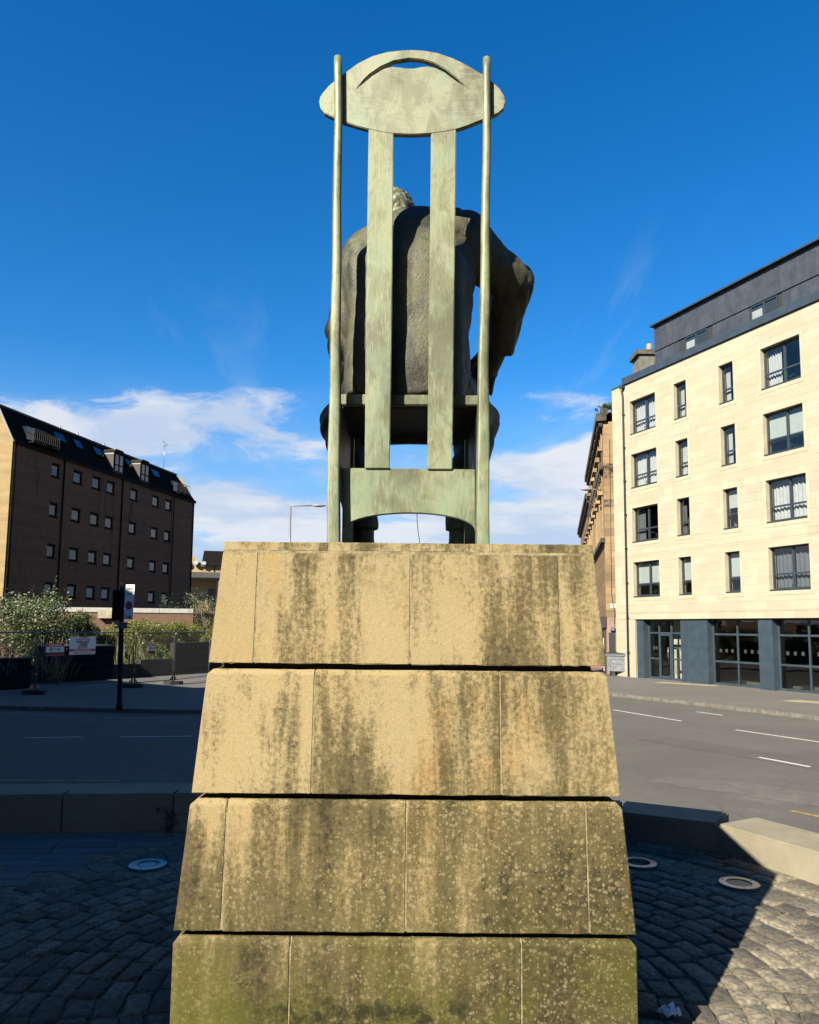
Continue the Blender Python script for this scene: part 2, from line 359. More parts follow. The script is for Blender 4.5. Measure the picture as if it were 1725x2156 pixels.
# left pavement with rounded corner, right pavement in front of the flats
LK = [(-60, 25.4), (-30, 23.8), (-11.75, 22.5), (-6.4, 21.9), (-5.2, 22.1), (-4.5, 22.9), (-3.6, 30.), (2.5, 62.), (9, 96), (-60, 96)]
pl = tag(slab('pavement', LK, -1.2, PAVZ, mPA), kind='structure')
dR = vpdir(165)                                         # street line of the flats
kr = [(6.2, 33.2), (7.75, 28.9), (9.6, 25.6), (11.7, 21.8), (17, 12.2), (24, 0)]
RK = kr + [(60, 0), (60, 70), (-2 + 18, 90), (14.2, 90), (4.6 + 1.2, 38)]
pr = tag(slab('pavement', RK, -1.2, PAVZ, mPA), kind='structure')
def kerbs(line, parent, seglen=.91, w=.14, inward=1):
    P = [Vector((x, y, 0)) for x, y in line]; L = []
    for a, c in zip(P[:-1], P[1:]):
        n = max(1, int((c - a).length / seglen)); d = (c - a) / n; t = d.normalized(); q = Vector((-t.y, t.x, 0)) * inward
        for i in range(n):
            s = a + d * i + t * .006; e = a + d * (i + 1) - t * .006; zt = PAVZ + .006 + rnd.uniform(0, .004)
            o = q * .012
            L.append([(*(s + o).xy, -1.1), (*(e + o).xy, -1.1), (*(e - q * w).xy, -1.1), (*(s - q * w).xy, -1.1), (*(s + o).xy, zt), (*(e + o).xy, zt), (*(e - q * w).xy, zt), (*(s - q * w).xy, zt)])
    for k in L: boxes('kerbstone', [k], mKerb, parent)
kerbs(kr[:5], pr, 1.0, .15, 1)
kerbs([(-14, 22.66), (-11.75, 22.5), (-6.4, 21.9), (-5.2, 22.1), (-4.5, 22.9), (-4.1, 26)], pl, 1.0, .15, -1)
def strip(name, a, c, w, m, z=ROADZ + .004):
    a = Vector((*a, 0)); c = Vector((*c, 0)); t = (c - a).normalized(); q = Vector((-t.y, t.x, 0)) * w / 2
    o = pyd(name, [(*(a - q).xy, z), (*(c - q).xy, z), (*(c + q).xy, z), (*(a + q).xy, z)], [(0, 1, 2, 3)], m)
    return tag(o, kind='structure')
for a, c in (((6.35, 23.93), (7.5, 21.18)), ((8.81, 23.6), (9.23, 22.68)), ((8.23, 19.45), (9.5, 17.1)), ((6.94, 15.35), (7.42, 14.35)), ((10.6, 15.2), (11.4, 13.4))):
    strip('lane_marking', a, c, .10, mWht)
for i in range(5):                                      # worn edge line on the left carriageway, in broken lengths
    a = Vector((-12.4 + i * 2.0, 16.5 + i * .27)); c = a + Vector((rnd.uniform(1.0, 1.75) if i < 4 else 1.2, .2)); strip('lane_marking', a, c, .10, mWht)
for a, c in (((-12., 12.28), (-4.6, 12.52)), ((-12.2, 21.95), (-8.9, 20.86)), ((-8.2, 20.85), (-5.8, 20.9))): strip('yellow_line', a, c, .10, mYel)
for a, c in zip(kr[:4], kr[1:5]):
    t = (Vector(c) - Vector(a)).normalized(); q = Vector((t.y, -t.x)) * -.28
    strip('yellow_line', Vector(a) - Vector((-t.y, t.x)) * -.0 + Vector((-.26, -.15)), Vector(c) + Vector((-.26, -.15)), .085, mYel if a[1] < 20 else mat('faded_line', (.34, .28, .17), .8, .2, 6))
strip('yellow_line', (5.35, 10.9), (7.2, 8.2), .10, mYel)
mPatch = m_asphalt('patch_asphalt', (.115, .107, .091), .2); mPatch2 = m_asphalt('worn_asphalt', (.16, .149, .126), .3)
for nm, q, m_ in (('road_patch', [(5.2, 17.6), (8.0, 12.9), (8.9, 13.4), (6.2, 18.1)], mPatch), ('road_patch', [(4.0, 12.9), (6.0, 11.0), (7.6, 9.6), (8.1, 10.4), (6.4, 12.0), (4.5, 13.5)], mPatch2), ('road_patch', [(-9.5, 18.3), (-5.4, 18.8), (-5.5, 19.7), (-9.6, 19.2)], mPatch), ('road_patch', [(9.0, 26.3), (9.7, 24.9), (10.1, 25.1), (9.4, 26.5)], mPatch)):
    P_ = []
    for (ax_, ay_), (bx_, by_) in zip(q, q[1:] + q[:1]):
        for k in range(8): P_.append((ax_ + (bx_ - ax_) * k / 8 + rnd.uniform(-.09, .09), ay_ + (by_ - ay_) * k / 8 + rnd.uniform(-.09, .09), ROADZ + .003))
    tag(pyd(nm, P_, [tuple(range(len(P_)))], m_), kind='structure')
mTac = mat('tactile_paving', (.55, .45, .27), .85, .12, 3)
for q in ([(11.0, 34.6), (13.0, 32.7), (13.5, 33.3), (11.6, 35.2)], [(12.7, 26.3), (15.4, 23.6), (16.0, 24.4), (13.4, 26.8)]):
    tag(pyd('tactile_paving', [(x, y, PAVZ + .004) for x, y in q], [(0, 1, 2, 3)], mTac), kind='structure')

# ------------------------------------------------------------------ plaza: sett circle, pavers, wall
CEN = Vector((0, 3.56, 0))
WALL = [(-6.9, 5.7), (-5.2, 5.86), (-4.36, 5.92), (-3.52, 5.99), (-2.67, 6.06), (-1.83, 6.13), (-.95, 6.2), (0, 6.23), (.9, 6.2), (1.62, 6.02), (2.25, 5.70), (2.78, 4.68), (3.1, 3.6), (3.1, 2.4), (2.8, 1.3)]
def wtop(x): return .285 if x < -1.5 else (.20 if x > 1.5 else .285 - .085 * (x + 1.5) / 3)
mBed = mat('sett_bedding', (.42, .34, .20), .95, .3, 14, .8, 90)
PLZ = [(-6.9, 5.95), (-1.8, 6.35), (0, 6.42), (1.7, 6.2), (2.4, 5.85), (3.0, 4.7), (3.3, 3.6), (3.3, 2.4), (3, 1.2), (4, -6), (-8, -6)]
plaza = tag(slab('plaza_floor', PLZ, -1.2, .0, mBed), kind='structure')
mSett = mat('sett_stone', (.40, .335, .225), .85, .2, 38, 1., 42, col2=(.13, .112, .085), rand=.55)
mSettL = mat('border_sett_stone', (.36, .34, .30), .75, .2, 9, .5, 60, col2=(.25, .235, .20), rand=.3)
SM = []
for k in range(10):                                     # rough quarry-faced tops
    n = 5; v = []; f = []
    tilt = (rnd.uniform(-.06, .06), rnd.uniform(-.06, .06)); q = [rnd.uniform(.80, 1.) for _ in range(4)]
    for j in range(n):
        for i in range(n):
            GX = (-.5, -.43, 0., .43, .5); a, c = GX[i], GX[j]; e = max(abs(a), abs(c)) * 2
            cor = q[0] * (.5 - a) * (.5 - c) + q[1] * (.5 + a) * (.5 - c) + q[2] * (.5 + a) * (.5 + c) + q[3] * (.5 - a) * (.5 + c)
            jx = rnd.uniform(-.035, .035); z = .075 + tilt[0] * a * .6 + tilt[1] * c * .6 + rnd.uniform(-.012, .012) - (.035 if e > .99 else .0)
            v.append((a * (.86 + .14 * cor) * (1 if e < .9 else 1.0) + jx, c * (.86 + .14 * cor) + rnd.uniform(-.035, .035), z))
    for j in range(n - 1):
        for i in range(n - 1): f.append((j * n + i, j * n + i + 1, (j + 1) * n + i + 1, (j + 1) * n + i))
    rim = [i for i in range(n)] + [j * n + n - 1 for j in range(1, n)] + [(n - 1) * n + i for i in range(n - 2, -1, -1)] + [j * n for j in range(n - 2, 0, -1)]
    m0 = len(v); v += [(v[i][0] * 1.02, v[i][1] * 1.02, -.25) for i in rim]
    for i in range(len(rim)): i2 = (i + 1) % len(rim); f.append((rim[i2], rim[i], m0 + i, m0 + i2))
    me = bpy.data.meshes.new('sett'); me.from_pydata(v, [], f); me.update()
    me.polygons.foreach_set('use_smooth', [True] * len(me.polygons)); SM.append(me)
def sett_at(r, ang, lr, lt, m, ht=1.):
    x, y = CEN.x + r * math.sin(ang), CEN.y + r * math.cos(ang)
    key = rnd.randrange(10); 
    if m is mSettL:
        if len(SM) < 20: SM.extend([q.copy() for q in SM[:10]])
        me = SM[10 + key]
    else: me = SM[key]
    if not me.materials: me.materials.append(m)
    return (me, (x, y), -ang + rnd.uniform(-.12, .12) + (math.pi if rnd.random() < .5 else 0), (lt * rnd.uniform(.86, .97), lr * rnd.uniform(.84, .96), .16 * ht * rnd.uniform(.7, 1.2)))
LIGHTS = [G(311, 1825, 0), G(1557, 1865, 0), G(1345, 1821, 0)]
cand = []
r = .98
while r < 2.46:
    w = rnd.uniform(.105, .13); a = rnd.uniform(0, .3); rm = r + w / 2
    while a < 2 * math.pi:
        lt = rnd.uniform(.13, .25); am = a + lt / 2 / rm; cand.append(sett_at(rm, am, w, lt, mSett)); a += lt / rm
    r += w
r = 2.46; n = 100
for i in range(n): cand.append(sett_at(2.56, i * 2 * math.pi / n, .24, 2 * math.pi * 2.56 / n, mSettL, .7))
r = 2.7
while r < 3.3:
    a = math.radians(28); w = .125
    while a < math.radians(150):
        lt = rnd.uniform(.15, .26); cand.append(sett_at(r + w / 2, a + lt / 2 / r, w, lt, mSett)); a += lt / r
    r += w
def wall_inside(x, y):
    for (ax, ay), (bx_, by) in zip(WALL[:-1], WALL[1:]):
        if (bx_ - ax) * (y - ay) - (by - ay) * (x - ax) > -.06 * math.hypot(bx_ - ax, by - ay): return False
    return True
def vis(x, y):
    if y < 2.85: return 0
    d = Vector((x, y, -EYE)); zc = d.dot(_f); px = 862.5 + 1600 * d.dot(_r) / zc; py = 1150 - 1600 * d.dot(_u) / zc
    if px < -40 or px > 1765 or py > 2200: return 0
    if 330 + (py < 2000) * 30 < px < 1370 and py > 1680: return 0
    return 1 / (zc * zc)
near, rest = [], []
for c in cand:
    x, y = c[1]
    if abs(x) < .86 and 2.75 < y < 4.42: continue
    if any((x - L.x) ** 2 + (y - L.y) ** 2 < .155 ** 2 for L in LIGHTS): continue
    if not wall_inside(x, y): continue
    (near if vis(x, y) else rest).append(c)
near.sort(key=lambda c: -vis(*c[1])); rest += near[290:]; near = near[:290]
for me, (x, y), rz, sc in near:
    o = bpy.data.objects.new('sett', me); C.link(o); o.location = (x, y, 0); o.rotation_euler.z = rz; o.scale = sc; o.parent = plaza
vv, ff = [], []
for me, (x, y), rz, sc in rest:
    n0 = len(vv); cz, sz = math.cos(rz), math.sin(rz)
    vv += [(x + p.co.x * sc[0] * cz - p.co.y * sc[1] * sz, y + p.co.x * sc[0] * sz + p.co.y * sc[1] * cz, p.co.z * sc[2]) for p in me.vertices]
    ff += [tuple(i + n0 for i in p.vertices) for p in me.polygons]
tag(pyd('sett_field', vv, ff, mSett, plaza, True), kind='stuff')
# exposed-aggregate pavers left of the circle
mPav = mat('paver_aggregate', (.30, .30, .29), .8, .15, 220, .5, 260, col2=(.17, .17, .165), rand=.18)
y = 3.2; row = 0; MROT = math.atan2(.07, .85)
while y < 6.2:
    x = -6.2 + (row % 3) * .13
    while x < -.6:
        L = rnd.choice((.33, .42, .5)); cx_, cy_ = x + L / 2, y + .066 + (x + 3) * .08
        rr = math.hypot(cx_ - CEN.x, cy_ - CEN.y)
        if rr > 2.70 + L * .25 and cx_ > -4.6 and wall_inside(cx_, cy_) and vis(cx_, cy_):
            piece('paver', cx_ - L / 2 + .004, cx_ + L / 2 - .004, cy_ - .062, cy_ + .062, -.06, .002 + rnd.uniform(0, .004), mPav, plaza, MROT)
        x += L
    y += .134; row += 1
# perimeter wall of dressed blocks
mWall = mat('perimeter_sandstone', (.44, .385, .265), .85, .14, 3, .25, 150, col2=(.33, .285, .185), rand=.1)
wallo = empty('perimeter_wall', (0, 6.2, 0), 'low curved pale stone wall of long blocks edging the sett circle', 'wall')
wallo.location = (0, 0, 0)
for (a, c) in zip(WALL[:-1], WALL[1:]):
    A, B = Vector((*a, 0)), Vector((*c, 0)); t = (B - A).normalized(); q = Vector((-t.y, t.x, 0)); ex = q * .48
    A1, B1 = A + t * .005, B - t * .005; za, zb = wtop(a[0]), wtop(c[0])
    fan = .05
    v = [A1, B1, B1 + ex + t * fan, A1 + ex - t * fan]
    v = [(p.x, p.y, -1.3) for p in v] + [(v[0].x, v[0].y, za), (v[1].x, v[1].y, zb), (v[2].x, v[2].y, zb - .012), (v[3].x, v[3].y, za - .012)]
    o = pyd('wall_block', v, BF, mWall, wallo); bm = bmesh.new(); bm.from_mesh(o.data)
    bmesh.ops.recalc_face_normals(bm, faces=bm.faces)
    bmesh.ops.bevel(bm, geom=[e for e in bm.edges if all(vv_.co.z > -.5 for vv_ in e.verts)], offset=.014, segments=2, affect='EDGES'); bm.to_mesh(o.data); bm.free()
mChalk = mat('pale_scuff', (.5, .5, .48), .9, .2, 30)
# recessed uplights
mSteel = mat('brushed_steel', (.55, .56, .57), .35, .1, 20, 0, 1, .7); mLens = mat('frosted_lens', (.42, .38, .27), .35, .25, 9, .2, 20); mDark = mat('dark_void', (.012, .012, .013), .6, .1)
mPol = mat('polished_steel', (1., 1., 1.), .3, .05, 20, 0, 1, 1.)
def disc(name, r0, r1, z0, z1, m, parent, n=40, dome=0.):
    v, f = [], []
    rings = [(r1, z0), (r1, z1), (r1 - .006, z1 + .002), (r0, z1 + .002)] + ([(r0, z0)] if r0 > .001 else [])
    for (rr, z) in rings:
        for k in range(n): a = 2 * math.pi * k / n; v.append((rr * math.cos(a), rr * math.sin(a), z))
    for i in range(len(rings) - 1):
        for k in range(n): k2 = (k + 1) % n; f.append((i * n + k, i * n + k2, (i + 1) * n + k2, (i + 1) * n + k))
    if r0 <= .001: f = f[:-n]; f.append(tuple(2 * n + k for k in range(n)))
    return pyd(name, v, f, m, parent)
for L, lab, kd in ((LIGHTS[0], 'round steel ground light in the shade left of the plinth', 0), (LIGHTS[1], 'round steel ground light with a pale frosted lens right of the plinth', 1), (LIGHTS[2], 'open round ground light with a dark hole close beside the plinth', 2)):
    e = empty('ground_light', (L.x, L.y, 0), lab, 'ground light', 'uplights set in the paving')
    disc('rim', .078, .122, -.03, .017, mPol, e)
    disc('lens', .001, .0775, -.05 if kd == 2 else -.02, -.03 if kd == 2 else .012, [mPol, mLens, mDark][kd], e)
    if kd == 0: disc('inner_ring', .058, .064, .0, .0145, mat('ring_groove', (.2, .2, .2), .5), e)
    for k in range(3): a = k * 2.1 + .4; disc('screw', .001, .006, .01, .0195, mDark, e, 10).location = (.099 * math.cos(a), .099 * math.sin(a), 0)

# ------------------------------------------------------------------ plinth
mStone = m_sandstone(); mMort = mat('lime_mortar', (.56, .46, .26), .95, .5, 14, .5, 60, col2=(.22, .17, .08)); mCore = mat('plinth_core', (.05, .045, .035), .95)
plinth = empty('plinth', (0, 3.6, 0), 'tall tapering sandstone plinth of stained blocks carrying the bronze chair', 'plinth')
plinth.location = (0, 0, 0)
KB = .076; ZT = 1.92; CYP = 2.9 + .707
def hw(z): return .707 + KB * (ZT - max(z, .53))        # half width; the lowest course stands upright
XO = -.004
def course(z0, z1, joints, depth=.30, cham=.018, name='stone_block'):
    """joints: x positions on the front face as fractions -1..1; blocks on all four sides"""
    fr = [-1] + joints + [1]
    for side in range(4):
        R = Matrix.Rotation(side * math.pi / 2, 4, 'Z')
        segs = fr if side in (0, 2) else [-1, -.33, .37, 1]
        for i in range(len(segs) - 1):
            a, c = segs[i], segs[i + 1]; g = .0026
            if side in (1, 3): # side blocks butt between the front and back corner blocks
                lo, hi = hw(z1) - depth, hw(z1) - depth
                hm = (hw(z0) + hw(z1)) / 2; a_, c_ = max(a * hm, -(hw(z0) - depth)), min(c * hm, hw(z0) - depth)
                xs0 = (a_ + g, c_ - g); xs1 = (max(a * hm, -(hw(z1) - depth)) + g, min(c * hm, hw(z1) - depth) - g)
            else:
                hm = (hw(z0) + hw(z1)) / 2; L_ = lambda q, z: q * hw(z) if abs(q) == 1 else q * hm
                xs0 = (L_(a, z0) + (g if i else 0), L_(c, z0) - (g if i < len(segs) - 2 else 0)); xs1 = (L_(a, z1) + (g if i else 0), L_(c, z1) - (g if i < len(segs) - 2 else 0))
            f0, f1 = -hw(z0), -hw(z1); bk0 = f0 + depth; bk1 = f1 + depth
            v = [(xs0[0], f0, z0), (xs0[1], f0, z0), (xs0[1], bk0, z0), (xs0[0], bk0, z0), (xs1[0], f1, z1), (xs1[1], f1, z1), (xs1[1], bk1, z1), (xs1[0], bk1, z1)]
            v = [R @ Vector(p) + Vector((XO, CYP, 0)) for p in v]
            me = bpy.data.meshes.new(name); me.from_pydata(v, [], BF); me.update()
            bm = bmesh.new(); bm.from_mesh(me); bmesh.ops.recalc_face_normals(bm, faces=bm.faces); bm.verts.ensure_lookup_table()
            outw = R @ Vector((0, -1, 0))
            if cham:
                es = [e for e in bm.edges if all(abs(q.co.z - z1) < 1e-4 for q in e.verts) and all((q.co - Vector((XO, CYP, 0))).dot(outw) > hw(z1) - .02 for q in e.verts)]
                if side in (0, 2):
                    for e in bm.edges:
                        if all(abs(q.co.z - z1) < 1e-4 for q in e.verts) and all(abs(abs((R.inverted() @ (q.co - Vector((XO, CYP, 0)))).x) - hw(z1)) < .004 for q in e.verts): es.append(e)
                bmesh.ops.bevel(bm, geom=es, offset=cham, segments=1, affect='EDGES')
            bmesh.ops.bevel(bm, geom=[e for e in bm.edges if len(e.link_faces) == 2 and e.calc_face_angle(0) > .5], offset=.0022, segments=2, affect='EDGES')
            if side == 0:
                bmesh.ops.subdivide_edges(bm, edges=[e for e in bm.edges if e.calc_length() > .1], cuts=9, use_grid_fill=True)
                for q in bm.verts:
                    ne = min(abs(q.co.z - z0), abs(q.co.z - z1))
                    if ne < .012: q.co.z += rnd.uniform(-.0011, .0011) * (1 if rnd.random() < .9 else 2.5); q.co.y += rnd.uniform(0, .0015)
            bm.to_mesh(me); bm.free(); link(name, me, mStone, plinth)
    m_ = hw(z1 - (.024 if cham else .002)) - .0025
    k0 = hw(z0) - .0025
    zj = z1 - (.024 if cham else .002); 
    # mortar bed just behind the faces, shows pale in the joints
    pyd('mortar_core', [(s * k0 + XO, CYP + t * k0, z0 + .004) for s, t in ((-1, -1), (1, -1), (1, 1), (-1, 1))] + [(s * m_ + XO, CYP + t * m_, zj) for s, t in ((-1, -1), (1, -1), (1, 1), (-1, 1))], BF, mMort, plinth)
    if cham: pyd('mortar_top', [(s * (m_ - .001) + XO, CYP + t * (m_ - .001), zj - .001) for s, t in ((-1, -1), (1, -1), (1, 1), (-1, 1))] + [(s * (m_ - .02) + XO, CYP + t * (m_ - .02), z1 - .002) for s, t in ((-1, -1), (1, -1), (1, 1), (-1, 1))], BF, mMort, plinth)
def jx(px, lo, hi): return -1 + 2 * (px - lo) / (hi - lo)
course(0, .508, [jx(614, 366, 1345), jx(1102, 366, 1345)])
course(.532, .972, [jx(474, 385, 1328), jx(858, 385, 1328), jx(1241, 385, 1328)])
course(.995, 1.438, [jx(662, 422, 1297), jx(1058, 422, 1297)])
course(1.460, 1.879, [jx(543, 458, 1267), jx(868, 458, 1267), jx(1183, 458, 1267)], cham=0)
course(1.886, 1.92, [jx(695, 474, 1252), jx(1036, 474, 1252)], cham=0, name='cap_stone')
for z0, z1 in ((.485, .54), (.95, 1.0), (1.415, 1.465)):
    k = hw(z0) - .05; pyd('recess', [(s * k + XO, CYP + t * k, z0) for s, t in ((-1, -1), (1, -1), (1, 1), (-1, 1))] + [(s * k + XO, CYP + t * k, z1) for s, t in ((-1, -1), (1, -1), (1, 1), (-1, 1))], BF, mCore, plinth)
k = hw(1.882) - .002
pyd('cap_bed', [(s * k + XO, CYP + t * k, 1.875) for s, t in ((-1, -1), (1, -1), (1, 1), (-1, 1))] + [(s * k + XO, CYP + t * k, 1.888) for s, t in ((-1, -1), (1, -1), (1, 1), (-1, 1))], BF, mMort, plinth)
pyd('top_slab', [(s * .5 + XO, CYP + t * .5, 1.87) for s, t in ((-1, -1), (1, -1), (1, 1), (-1, 1))] + [(s * .5 + XO, CYP + t * .5, 1.915) for s, t in ((-1, -1), (1, -1), (1, 1), (-1, 1))], BF, mStone, plinth)

# ------------------------------------------------------------------ bronze chair
mBr = m_bronze('bronze_patina', (.385, .415, .235), (.245, .27, .125), (.105, .11, .042))
mBrH = m_bronze('bronze_patina_headrest', (.43, .45, .285), (.285, .30, .165), (.14, .14, .065), vert=False)
mBrF = m_bronze('bronze_figure', (.145, .145, .066), (.078, .077, .036), (.018, .018, .011), carve=.5)
mBrShade = m_bronze('bronze_seat_shade', (.11, .10, .05), (.07, .062, .034), (.03, .027, .018))  # bronze darkened so the deep shade under the seat sits in the colour
CT = 1.932
chair = empty('bronze_chair', (0, 0, 0), 'tall green bronze high-backed chair with oval headrest standing on the plinth', 'chair')
boxes('base_plate', [(-.44, .60, 3.02, 4.22, 1.918, 1.931)], mat('plate_bronze', (.07, .065, .05), .5, .2, 6, 0, 1, .4), chair)
def post(name, pts, Yc):
    """pts: (px, py, half width px, squareness); round at the top, square at the foot"""
    v, f = [], []; seg = 16
    N = 40; ys = [p[1] for p in pts]
    for i in range(N + 1):
        y = ys[0] + (ys[-1] - ys[0]) * i / N
        px = np.interp(y, ys, [p[0] for p in pts]); h = np.interp(y, ys, [p[2] for p in pts]); sq = np.interp(y, ys, [p[3] for p in pts])
        px += .7 * math.sin(y * .021 + pts[0][0]) ; cpt = W(px, y, Yc); sc = (cpt.y * math.cos(PITCH) + (cpt.z - EYE) * math.sin(PITCH)) / 1600
        if i == N: cpt = Vector((cpt.x, Yc, CT - .002))
        for k in range(seg):
            a = 2 * math.pi * (k + .5) / seg; ca, sa = math.cos(a), math.sin(a); e = 2 / (2 + 8 * sq)
            x = math.copysign(abs(ca) ** e, ca); q = math.copysign(abs(sa) ** e, sa)
            v.append((cpt.x + x * h * sc, Yc + q * h * sc * (1.0 + .35 * sq), cpt.z))
    for i in range(N):
        for k in range(seg): k2 = (k + 1) % seg; f.append((i * seg + k, i * seg + k2, (i + 1) * seg + k2, (i + 1) * seg + k))
    t = len(v); c0 = Vector(W(pts[0][0], pts[0][1] - 2, Yc)); v.append(c0)
    for k in range(seg): f.append((k, t, (k + 1) % seg))
    o = pyd(name, v, f, mBr, chair, True); bm = bmesh.new(); bm.from_mesh(o.data); bmesh.ops.recalc_face_normals(bm, faces=bm.faces); bm.to_mesh(o.data); bm.free(); return o
post('post', [(712.5, 121, 8.6, 0), (712, 250, 8.6, 0), (709.5, 500, 9.6, .05), (706, 800, 11.5, .3), (704, 950, 12.5, .8), (702.5, 1145, 13.4, 1)], 3.17)
post('post', [(1025.5, 123, 8.2, 0), (1025, 250, 8.4, 0), (1022.5, 500, 9.6, .05), (1018, 800, 11.5, .3), (1017, 950, 12.8, .8), (1016, 1145, 13.8, 1)], 3.17)
z1 = lambda x, y: ((1200 + x / 1.725) / 1.9, (150 + y / 1.725) / 1.9)
outer = [(133, 440), (140, 405), (160, 375), (195, 335), (232, 302), (300, 248), (400, 175), (500, 125), (600, 97), (700, 85), (770, 82), (850, 86), (950, 103), (1050, 137), (1150, 185), (1250, 245), (1320, 295), (1380, 350), (1410, 400), (1420, 445), (1408, 487), (1370, 520), (1320, 543), (1250, 570), (1150, 610), (1080, 632), (1000, 648), (910, 660), (770, 667), (645, 662), (560, 650), (473, 630), (400, 612), (300, 580), (230, 550), (170, 520), (142, 485)]
inner = [(405, 338), (440, 292), (480, 253), (560, 198), (650, 158), (760, 141), (850, 150), (930, 175), (1010, 222), (1090, 285), (1140, 335), (1080, 297), (1000, 237), (940, 208), (880, 196), (840, 200), (790, 210), (740, 210), (690, 203), (640, 198), (580, 213), (500, 262), (440, 312)]
def plate(name, loops, y0, y1, m, parent, bevel=.004):
    bm = bmesh.new(); es = []
    for lp in loops:
        vs = [bm.verts.new(W(px, py, y0)) for px, py in lp]
        es += [bm.edges.new((vs[i], vs[(i + 1) % len(vs)])) for i in range(len(vs))]
    fs = bmesh.ops.triangle_fill(bm, use_beauty=True, use_dissolve=False, edges=es)['geom']
    fs = [f for f in fs if isinstance(f, bmesh.types.BMFace)]
    ex = bmesh.ops.extrude_face_region(bm, geom=fs)['geom']
    bmesh.ops.translate(bm, verts=[q for q in ex if isinstance(q, bmesh.types.BMVert)], vec=(0, y1 - y0, 0))
    bmesh.ops.recalc_face_normals(bm, faces=bm.faces)
    if bevel: bmesh.ops.bevel(bm, geom=[e for e in bm.edges if len(e.link_faces) == 2 and e.calc_face_angle(0) > .9], offset=bevel, segments=2, affect='EDGES')
    me = bpy.data.meshes.new(name); bm.to_mesh(me); bm.free(); return link(name, me, m, parent)
plate('headrest', [[z1(*p) for p in outer], [z1(*p) for p in inner]], 3.188, 3.216, mBrH, chair, .003)
plate('slat', [[(776.5, 262), (829, 266), (828, 420), (825, 700), (820.5, 986), (768, 986), (770.5, 700), (774, 420)]], 3.190, 3.214, mBr, chair, .003)
plate('slat', [[(908, 266), (961, 262), (959.5, 420), (956, 700), (952.5, 988), (900, 988), (903, 700), (906.5, 420)]], 3.190, 3.214, mBr, chair, .003)
arch = [(722, 985), (1001, 988), (1001.5, 1118)] + [(862 + 140 * math.cos(a), 1120 - 40 * math.sin(a) ** .9) for a in [math.pi * k / 18 for k in range(1, 18)]] + [(722, 1112)]
plate('lower_panel', [arch], 3.200, 3.228, mBr, chair, .003)
plate('seat_rail', [[(716, 829), (1010, 832), (1010, 853), (716, 852)]], 3.27, 3.31, mBr, chair, .004)
boxes('seat', [(-.32, .31, 3.32, 3.86, 2.572, 2.615)], mBrShade, chair)
plate('apron', [[(760, 853), (965, 854), (965, 935), (913, 933), (862, 932), (800, 934), (760, 937)]], 3.83, 3.87, mBrShade, chair, .003)
for xx in (-.315, .305): boxes('front_leg', [(xx - .026, xx + .026, 3.80, 3.86, CT, 2.56)], mBr, chair)
for xx in (-.315, .305): boxes('side_panel', [(xx - .012, xx + .012, 3.235, 3.80, 2.30, 2.57)], mBrShade, chair)
wire = W(880, 1085, 3.6)
tag(tubes('hanging_wire', [([W(878, 1078, 3.5), W(878.5, 1095, 3.5), W(880, 1115, 3.5), W(883, 1135, 3.5), W(885, 1150, 3.5)], .0016)], mDark, None, 5), 'thin loose wire hanging in the arch under the chair back', 'wire')

